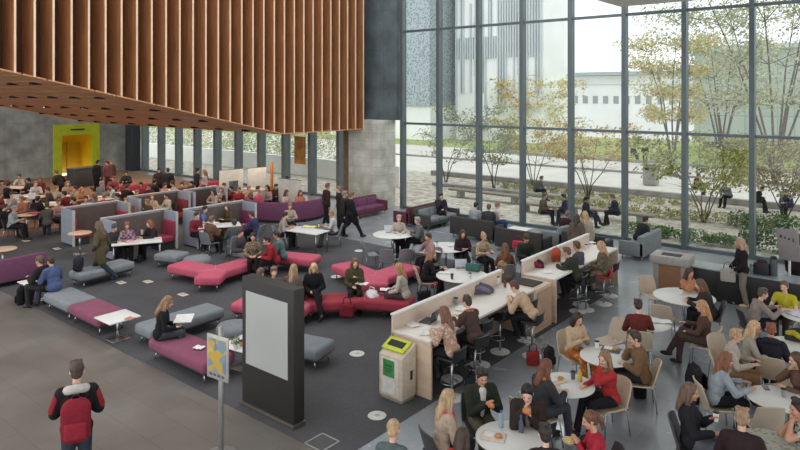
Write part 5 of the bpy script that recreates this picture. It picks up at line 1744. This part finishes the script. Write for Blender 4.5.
# ---- near benches
P(50, 256, -118, 'perch', 'short', (66, 48, 40), 'jacket', (78, 96, 140), (70, 84, 104), 'TT', 'person in blue jacket on the grey bench, back half turned', lean=14)
P(39, 256, -100, 'perch', 'short', (96, 72, 58), 'jacket', (44, 40, 42), KD_, 'UT', 'person in black beside the blue jacket', lean=12)
backpack((px(21, 304).x, px(21, 304).y, 0), R(-30), 'black backpack on the floor beside the grey bench', (32, 30, 32), None, .95)
P(170, 296, 112, 'perch', 'long', (150, 108, 70), 'knit', (36, 34, 38), (72, 76, 84), 'LL', 'person in black top reading a newspaper on the mauve bench', lean=10, pitch=20)
papers(on(184, 319, .72), face_rot(100), 'open newspaper held by the reader on the mauve bench', .52, .36)
papers(on(199, 348, .46), R(20), 'small leaflet lying on the mauve bench', .2, .15)
papers(on(130, 319, .51), R(10), 'leaflet on the small square white table', .2, .15, (190, 120, 110))
P(98, 221, -100, 'walk', 'long', (104, 78, 54), 'coat', (96, 84, 58), (48, 52, 68), 'HH', 'striding person in long olive coat beside the red booth', h=1.8, lean=8)
backpack((px(78, 271, .46).x, px(78, 271, .46).y, .46), R(30), 'dark rucksack lying on the grey bench by the olive coat', (52, 50, 56), None, .8)
for x, y, z, lab, c in ((233, 343, .506, 'white cup on the small table behind the map sign', WHT), (241, 346, .506, 'pinkish cup on the small table behind the map sign', (206, 150, 140))):
    cup(on(x, y, z), lab, c, .1)
t = thing('potted_plant', 'little plant in a white pot on the small table behind the sign', 'plant', on(236, 349, .506))
MB().lathe([(.045, 0), (.06, .09)], 14).build('pot', WHITE_P, t, smooth='auto')
leaves([(0, 0, .16, 1)], 70, .1, .05, random.Random(4)).build('foliage', leaf_mat((120, 132, 88)), t)

# the person in front
pr = P(77, 361, -156, 'stand', 'short', (74, 52, 42), 'jacket', (38, 34, 36), (56, 66, 78), [(.13, .30, .16), (.13, .30, .16)], 'person walking away in black and red jacket with a pale hood', h=1.86, hood=(206, 200, 192), cross=0)
root, loc, rz, inf_ = pr
backpack(tuple(world_of(loc, rz, (.0, -.23, .93))), rz, 'red backpack worn by the person walking away', (156, 34, 50), (170, 40, 56), 1.12)
for q in (-1, 1):
    a_ = inf_['T']((q * .185, 0, .43)); b_ = a_.lerp(inf_['el'][q], .8)
    MB().capsule(a_ + Vector((q * .035, -.01, -.04)), b_ + Vector((q * .035, -.01, 0)), .058, .058, 10).build('sleeve_stripe', cloth((172, 44, 56)), root, smooth=True)

# ---- booth people
P(115, 224, 60, 'perch', 'short', BRN, 'jacket', (66, 62, 64), KB, 'TT', 'person in slate beanie and dark jacket in front of the booth', cap=(92, 100, 116), lean=16)
P(127, 222, 30, 'perch', 'short', (134, 78, 52), 'knit', (112, 82, 100), KB, 'TT', 'person in plaid top with ginger hair at the booth table', pat='plaid', c2=(190, 150, 160), fem=True)
P(149, 220, -40, 'perch', 'wavy', (144, 76, 46), 'jacket', (48, 42, 46), KB, 'TT', 'red-haired person in black leaning on the booth table', lean=16)
tb(long_table, 137, 241, 'white table in front of the plaid top and the beanie', R(62))
cup(on(142, 236), 'white jug on the table of the red-haired person', WHT, .22)
papers(on(132, 242), R(30), 'pink magazine on the table of the plaid top', .36, .26, (226, 186, 190))
P(205, 206, 92, 'perch', 'short', (46, 42, 44), 'tee', (92, 132, 206), KB, 'TT', 'person in bright blue shirt in the far booth', sleeves=.5)
P(227, 204, -30, 'perch', 'long', (92, 62, 44), 'jacket', (92, 74, 50), (120, 84, 60), 'TT', 'long dark-haired person in brown jacket in the far booth')
P(251, 211, -110, 'perch', 'short', (70, 60, 56), 'knit', (64, 66, 104), KB, 'TT', 'person in dark blue sweater near the far booth', lean=20, chair='grey')
P(197, 212, 60, 'perch', 'short', (80, 56, 50), 'knit', (150, 40, 60), KB, 'LL', 'person in dark red half hidden by the blue shirt')
tb(long_table, 219, 225, 'white table in front of the blue shirt and the brown jacket', R(60))
papers(on(213, 223), R(10), 'white papers on the table of the blue shirt', .4, .28)
P(212, 216, 150, 'perch', 'short', (120, 90, 70), 'jacket', (120, 84, 62), KB, 'TT', 'person in rust jacket opposite the blue shirt', at=None, chair='grey')
P(234, 219, -150, 'perch', 'short', (60, 56, 56), 'jacket', (84, 88, 88), GR, 'TT', 'person in grey jacket seen from behind before the brown one', chair='grey')

# ---- the crowd at the back
for i, (x, y, lab, k) in enumerate(((27, 214, 'round pale table with a single white leg, emptiest at the back', small_table), (10, 202, 'pale table behind the round one, with an open laptop', crowd_table), (32, 196, 'table with two white laptops below the concrete wall', crowd_table),
        (55, 204, 'pink-topped table before the person in red by the booth', crowd_table), (72, 196, 'table in the crowd beside the dark service counter', crowd_table), (98, 198, 'table behind the first felt booth', crowd_table),
        (130, 193, 'table in the crowd before the red sofa', crowd_table), (147, 207, 'orange-white table inside the felt booth', crowd_table), (187, 199, 'table behind the blue-grey booth panel', crowd_table),
        (213, 196, 'pale table before the maroon sofas', crowd_table), (248, 191, 'long table with cups in front of the pale screens', crowd_table), (156, 190, 'table by the steel window fins', crowd_table), (15, 187, 'table at the back beside the brown sofa', crowd_table),
        (80, 232, 'small wooden table between the red booth seats', small_table), (3, 248, 'round pale table top behind the purple sofa', small_table))):
    p = px(x, y, .74)
    if i == 10:
        continue
    k((p.x, p.y, 0), R((i * 37) % 60), lab, 'tables in the hall')
qa, qb = px(224, 196, .74), px(254, 194.5, .74)
cup_table = make_rect((qb - qa).length + .3, .75, .74, mat((214, 188, 172), .5, 0, .06, 2))()
place(cup_table, ((qa.x + qb.x) / 2, (qa.y + qb.y) / 2, 0), math.atan2(qb.y - qa.y, qb.x - qa.x), 'long table with cups in front of the pale screens', 'tables in the hall')
if True:
    pass
laptop(on(16, 200), face_rot(200), 'open laptop with white lid on the crowded table by the border', (214, 206, 196))
laptop(on(31, 199), face_rot(190), 'open laptop with white lid below the yellow doorway side', (222, 216, 216))
laptop(on(32, 190), face_rot(185), 'far open laptop with a white lid near the concrete wall', (222, 220, 220))
C = P
crowd = [
 (36, 181, 30, 'short', LBN, 'tee', (206, 200, 190), 'person in off-white shirt between the two laptop tables'),
 (47, 202, -150, 'short', BRN, 'knit', (96, 90, 84), 'person in charcoal sweater right of the round pale table'),
 (59, 199, 60, 'short', AUB, 'tee', (198, 150, 140), 'person in faded rose shirt by the pink-topped table'),
 (86, 196, 20, 'short', BRN, 'tee', (214, 208, 200), 'person in white just above the first booth wall'),
 (91, 193, -60, 'short', GNG, 'knit', (140, 120, 130), 'person in mauve-grey behind the first booth wall'),
 (117, 193, -90, 'short', DBR, 'jacket', (84, 70, 62), 'person in mud-brown jacket at the table before the red sofa'),
 (137, 190, 40, 'short', LBN, 'knit', (190, 120, 110), 'person in coral-brown at the table before the red sofa'),
 (141, 182, 10, 'short', BLK, 'tee', (176, 60, 70), 'person in cherry red on the long red sofa'),
 (149, 184, -30, 'short', BRN, 'jacket', (58, 54, 60), 'person in anthracite on the long red sofa'),
 (152, 194, 20, 'short', GNG, 'tee', (224, 190, 160), 'person in apricot in the rear booth with the orange table'),
 (166, 193, -40, 'short', BRN, 'tee', (218, 206, 186), 'person in buttermilk shirt at the orange-white booth table'),
 (182, 182, 10, 'short', DBR, 'knit', (120, 60, 66), 'person in wine red on the second red sofa'),
 (191, 181, -20, 'short', BLK, 'jacket', (70, 62, 60), 'person in smoke grey on the second red sofa'),
 (194, 185, 70, 'short', BRN, 'tee', (214, 196, 186), 'person in shell pink shirt by the maroon sofa end'),
 (224, 183, 10, 'short', DBR, 'jacket', (82, 66, 60), 'person in cocoa jacket right under the dark picture'),
 (267, 185, -30, 'long', BRN, 'tee', (212, 170, 160), 'person in blush shirt at the near end of the cup table'),
 (276, 184, 30, 'short', BLK, 'jacket', (92, 60, 54), 'person in chestnut jacket by the low pale cabinet'),
 (12, 192, 60, 'short', BRN, 'tee', (186, 176, 170), 'person in pearl grey shirt behind the first laptop table'),
 (1, 192, 90, 'short', LBN, 'knit', (156, 70, 66), 'person in brick sweater at the picture border'),
 (2, 180, 40, 'short', DBR, 'knit', (176, 140, 124), 'person in dusty pink at the picture border, far back'),
 (9, 182, 150, 'short', BLK, 'jacket', (44, 46, 52), 'person in black seen from behind below the brown sofa'),
 (19, 174, 10, 'short', BRN, 'knit', (196, 186, 172), 'person in cream against the concrete wall'),
 (28, 178, -30, 'short', BLK, 'jacket', (70, 62, 60), 'dark-haired person in grey-brown against the concrete wall'),
 (40, 177, 20, 'short', AUB, 'knit', (150, 62, 60), 'person in dull red between laptops and yellow doorway'),
 (47, 187, -60, 'short', BRN, 'jacket', (86, 78, 66), 'person in khaki behind the pink-topped table'),
 (57, 186, 60, 'short', LBN, 'knit', (190, 178, 160), 'person in oatmeal top beside the khaki one'),
 (64, 191, -100, 'short', BLK, 'jacket', (134, 40, 46), 'person in red jacket right above the first felt booth'),
 (73, 197, -90, 'short', DBR, 'knit', (166, 40, 48), 'person in crimson low behind the booth corner'),
 (38, 196, 178, 'short', BLK, 'jacket', (42, 38, 42), 'person in black by the round pale table'),
 (5, 204, 120, 'short', BRN, 'jacket', (40, 38, 40), 'person in black at the border, elbow on a table'),
 (15, 205, 100, 'short', GRYH, 'knit', (170, 176, 174), 'person in pale grey-green low at the laptop table'),
 (21, 196, -20, 'short', GNG, 'knit', (186, 110, 90), 'ginger person in salmon behind the first laptop'),
 (68, 181, 30, 'long', LBN, 'knit', (196, 160, 132), 'light-haired person in tan left of the dark counter'),
 (75, 186, -40, 'short', BRN, 'knit', (188, 172, 150), 'person in pale khaki before the dark counter'),
 (82, 187, 60, 'long', GNG, 'knit', (204, 140, 96), 'ginger-haired person in peach before the dark counter'),
 (92, 187, -80, 'short', BRN, 'jacket', (132, 120, 104), 'person in stone jacket behind the first booth'),
 (102, 181, 100, 'short', GRYH, 'jacket', (120, 134, 150), 'person in blue-grey jacket behind the first booth'),
 (111, 184, -70, 'short', BLK, 'tee', (190, 204, 196), 'person in mint shirt behind the first booth'),
 (113, 176, 20, 'short', AUB, 'knit', (176, 70, 84), 'person in raspberry top in front of the standing pair'),
 (105, 193, 150, 'short', LBN, 'knit', (176, 84, 84), 'person in washed red near the booth cap'),
 (126, 171, 15, 'short', BLK, 'jacket', (62, 54, 52), 'dark-haired person facing us before the long red sofa'),
 (127, 184, 170, 'short', BRN, 'jacket', (52, 44, 42), 'person in dark brown with back to us before the red sofa'),
 (126, 198, 10, 'short', GNG, 'knit', (186, 110, 60), 'orange-haired person in rust seated in the rear booth'),
 (147, 199, -40, 'short', LBN, 'jacket', (92, 76, 62), 'brown-jacketed person low beside the blue booth panel'),
 (155, 179, 150, 'short', BLK, 'jacket', (50, 42, 40), 'person in black bending near the red sofa end'),
 (165, 183, 60, 'short', BRN, 'knit', (206, 150, 130), 'person in salmon pink before the maroon sofa'),
 (172, 181, -60, 'short', BRN, 'tee', (206, 196, 186), 'person in white shirt before the maroon sofa'),
 (160, 172, 10, 'short', BLK, 'jacket', (90, 60, 62), 'person in plum jacket under the steel window fins'),
 (206, 186, 100, 'short', BLK, 'jacket', (62, 50, 48), 'person in dark brown at the table by the pale screen'),
 (213, 189, -40, 'long', BRN, 'knit', (210, 176, 160), 'person in pale pink at the table by the pale screen'),
 (221, 187, 20, 'short', LBN, 'knit', (206, 184, 164), 'person in ivory top left of the red shirt'),
 (239, 187, 10, 'short', AUB, 'tee', (190, 50, 56), 'person in red shirt below the pale screen'),
 (258, 186, 150, 'short', BRN, 'knit', (220, 196, 190), 'person in white-pink top seen over the curved sofa'),
 (249, 186, 30, 'short', LBN, 'knit', (196, 150, 120), 'person in camel top at the long table with cups'),
 (231, 186, -30, 'short', BLK, 'knit', (140, 54, 60), 'person in burgundy at the long table with cups'),
]
for i, (x, y, a, hr, hc, tp_, tc_, lab) in enumerate(crowd):
    P(x, y, a, 'sit', hr, hc, tp_, tc_, (KB, DN, KD_)[i % 3], ('TT', 'UT', 'TL', 'LL')[i % 4], lab, chair='dark' if y > 181 and i % 2 == 0 else None, fem=bool(i % 2), group=None)
P(56, 170, -110, 'stand', 'short', (116, 70, 52), 'jacket', (60, 50, 44), KB, 'HH', 'standing person in brown stooping left of the yellow doorway', lean=26)
P(98, 160, 150, 'stand', 'short', BLK, 'coat', (38, 36, 40), KB, 'SS', 'standing person in black beside the dark service counter', h=1.76)
P(107, 161, -20, 'stand', 'short', BRN, 'jacket', (126, 74, 70), KD_, 'SS', 'standing person in brick red before the pale wall', h=1.74)
P(111, 160, 40, 'stand', 'short', LBN, 'jacket', (108, 84, 80), KB, 'SS', 'standing fair-haired person next to the brick red one', h=1.74)
P(159, 168, 30, 'stand', 'short', BLK, 'jacket', (60, 48, 54), KB, 'SS', 'standing person in aubergine by the first window fin', h=1.72)
P(168, 168, 200, 'stand', 'short', BLK, 'coat', (44, 44, 50), KB, 'SS', 'standing person in black coat by the second window fin', h=1.74)
P(198, 168, 120, 'stand', 'short', BLK, 'jacket', (52, 48, 50), KB, 'SS', 'standing dark-haired person in black by the pale screen', h=1.7)
P(204, 170, -60, 'stand', 'long', LBN, 'tee', (206, 176, 172), KD_, 'HS', 'standing person in white and pink by the pale screen', h=1.66)
for i in range(6):
    cup(tuple(qa.lerp(qb, (i + .5) / 6) + Vector((0, 0, .002))), ('red', 'brown', 'white', 'rust', 'black', 'cream')[i] + ' cup on the long table in front of the pale screens', ((176, 50, 46), (110, 76, 56), WHT, (182, 96, 60), (46, 42, 42), (220, 206, 180))[i], .16)

clut = random.Random(11)
for i, (x, y, lab) in enumerate(((8, 200, 'stack of white sheets on the table by the picture border'), (26, 197, 'white sheets beside the second white laptop'), (52, 203, 'pale sheets on the pink-topped table'), (60, 205, 'open white book on the pink-topped table edge'),
        (70, 196, 'white sheets in the crowd near the dark counter'), (99, 197, 'white sheets just over the first booth'), (128, 192, 'white sheets before the long red sofa'), (144, 207, 'open magazine on the orange-white booth table'), (149, 207, 'second magazine on the orange-white booth table'),
        (187, 199, 'white sheets behind the blue-grey booth panel'), (214, 195, 'white sheets before the maroon sofas'), (156, 190, 'white sheets on the table by the window fins'), (34, 213, 'red paper folder on the round pale table'))):
    q_ = on(x, y, .744); papers(q_, clut.uniform(0, 3), lab, .5, .34, (226, 222, 216) if i not in (12, 7) else ((190, 80, 70), (230, 190, 130))[i == 7])

# ---- people outside
P(612, 194, -98, 'perch', 'short', (110, 92, 66), 'jacket', (62, 56, 72), KB, 'LL', 'person in dark purple jacket seated on the bench outside', lean=14)
P(588, 196, 85, 'perch', 'pony', DBR, 'jacket', (44, 46, 56), (58, 62, 80), 'LD', 'person in navy top seated on the bench outside, legs out', cross=1)
P(545, 193, 60, 'perch', 'short', (110, 84, 62), 'jacket', (112, 96, 76), KB, 'LL', 'person in brown jacket seated on the short bench outside')
P(563, 194, -90, 'perch', 'short', (50, 48, 52), 'jacket', (66, 70, 84), DN, 'LL', 'person in slate jacket on the short bench outside', lean=20)
P(542, 176, 60, 'perch', 'short', (96, 84, 72), 'jacket', (96, 98, 92), KB, 'LL', 'person crouched at the trunk of the yellow tree', lean=26)
P(699, 173, 40, 'perch', 'short', (130, 70, 58), 'jacket', (96, 66, 60), KB, 'LL', 'person in dull red on the kerb wall behind the courtyard tree', lean=14)
P(724, 182, -60, 'perch', 'short', (60, 58, 60), 'jacket', (112, 124, 132), KB, 'LL', 'person in grey-blue bent over on the kerb wall outside', lean=34)
P(763, 186, 60, 'perch', 'short', (48, 46, 48), 'jacket', (46, 46, 52), KB, 'LL', 'person in black bent over on the kerb wall above the cabinet', lean=34)
P(785, 189, -60, 'perch', 'short', (60, 52, 52), 'jacket', (66, 70, 120), KB, 'LL', 'person in blue-violet on the kerb wall by the shrubby tree', lean=24)
P(634, 145, 20, 'perch', 'short', BLK, 'jacket', (60, 60, 84), KB, 'LL', 'far person in navy sitting on the lawn edge outside')
P(645, 144, -20, 'perch', 'short', BLK, 'jacket', (40, 40, 44), KB, 'LL', 'far person in black sitting on the lawn edge outside')
P(798, 240, 120, 'stand', 'short', DBR, 'coat', (52, 40, 44), KB, 'SS', 'standing person in dark coat half behind the notice board', h=1.64)
settle()
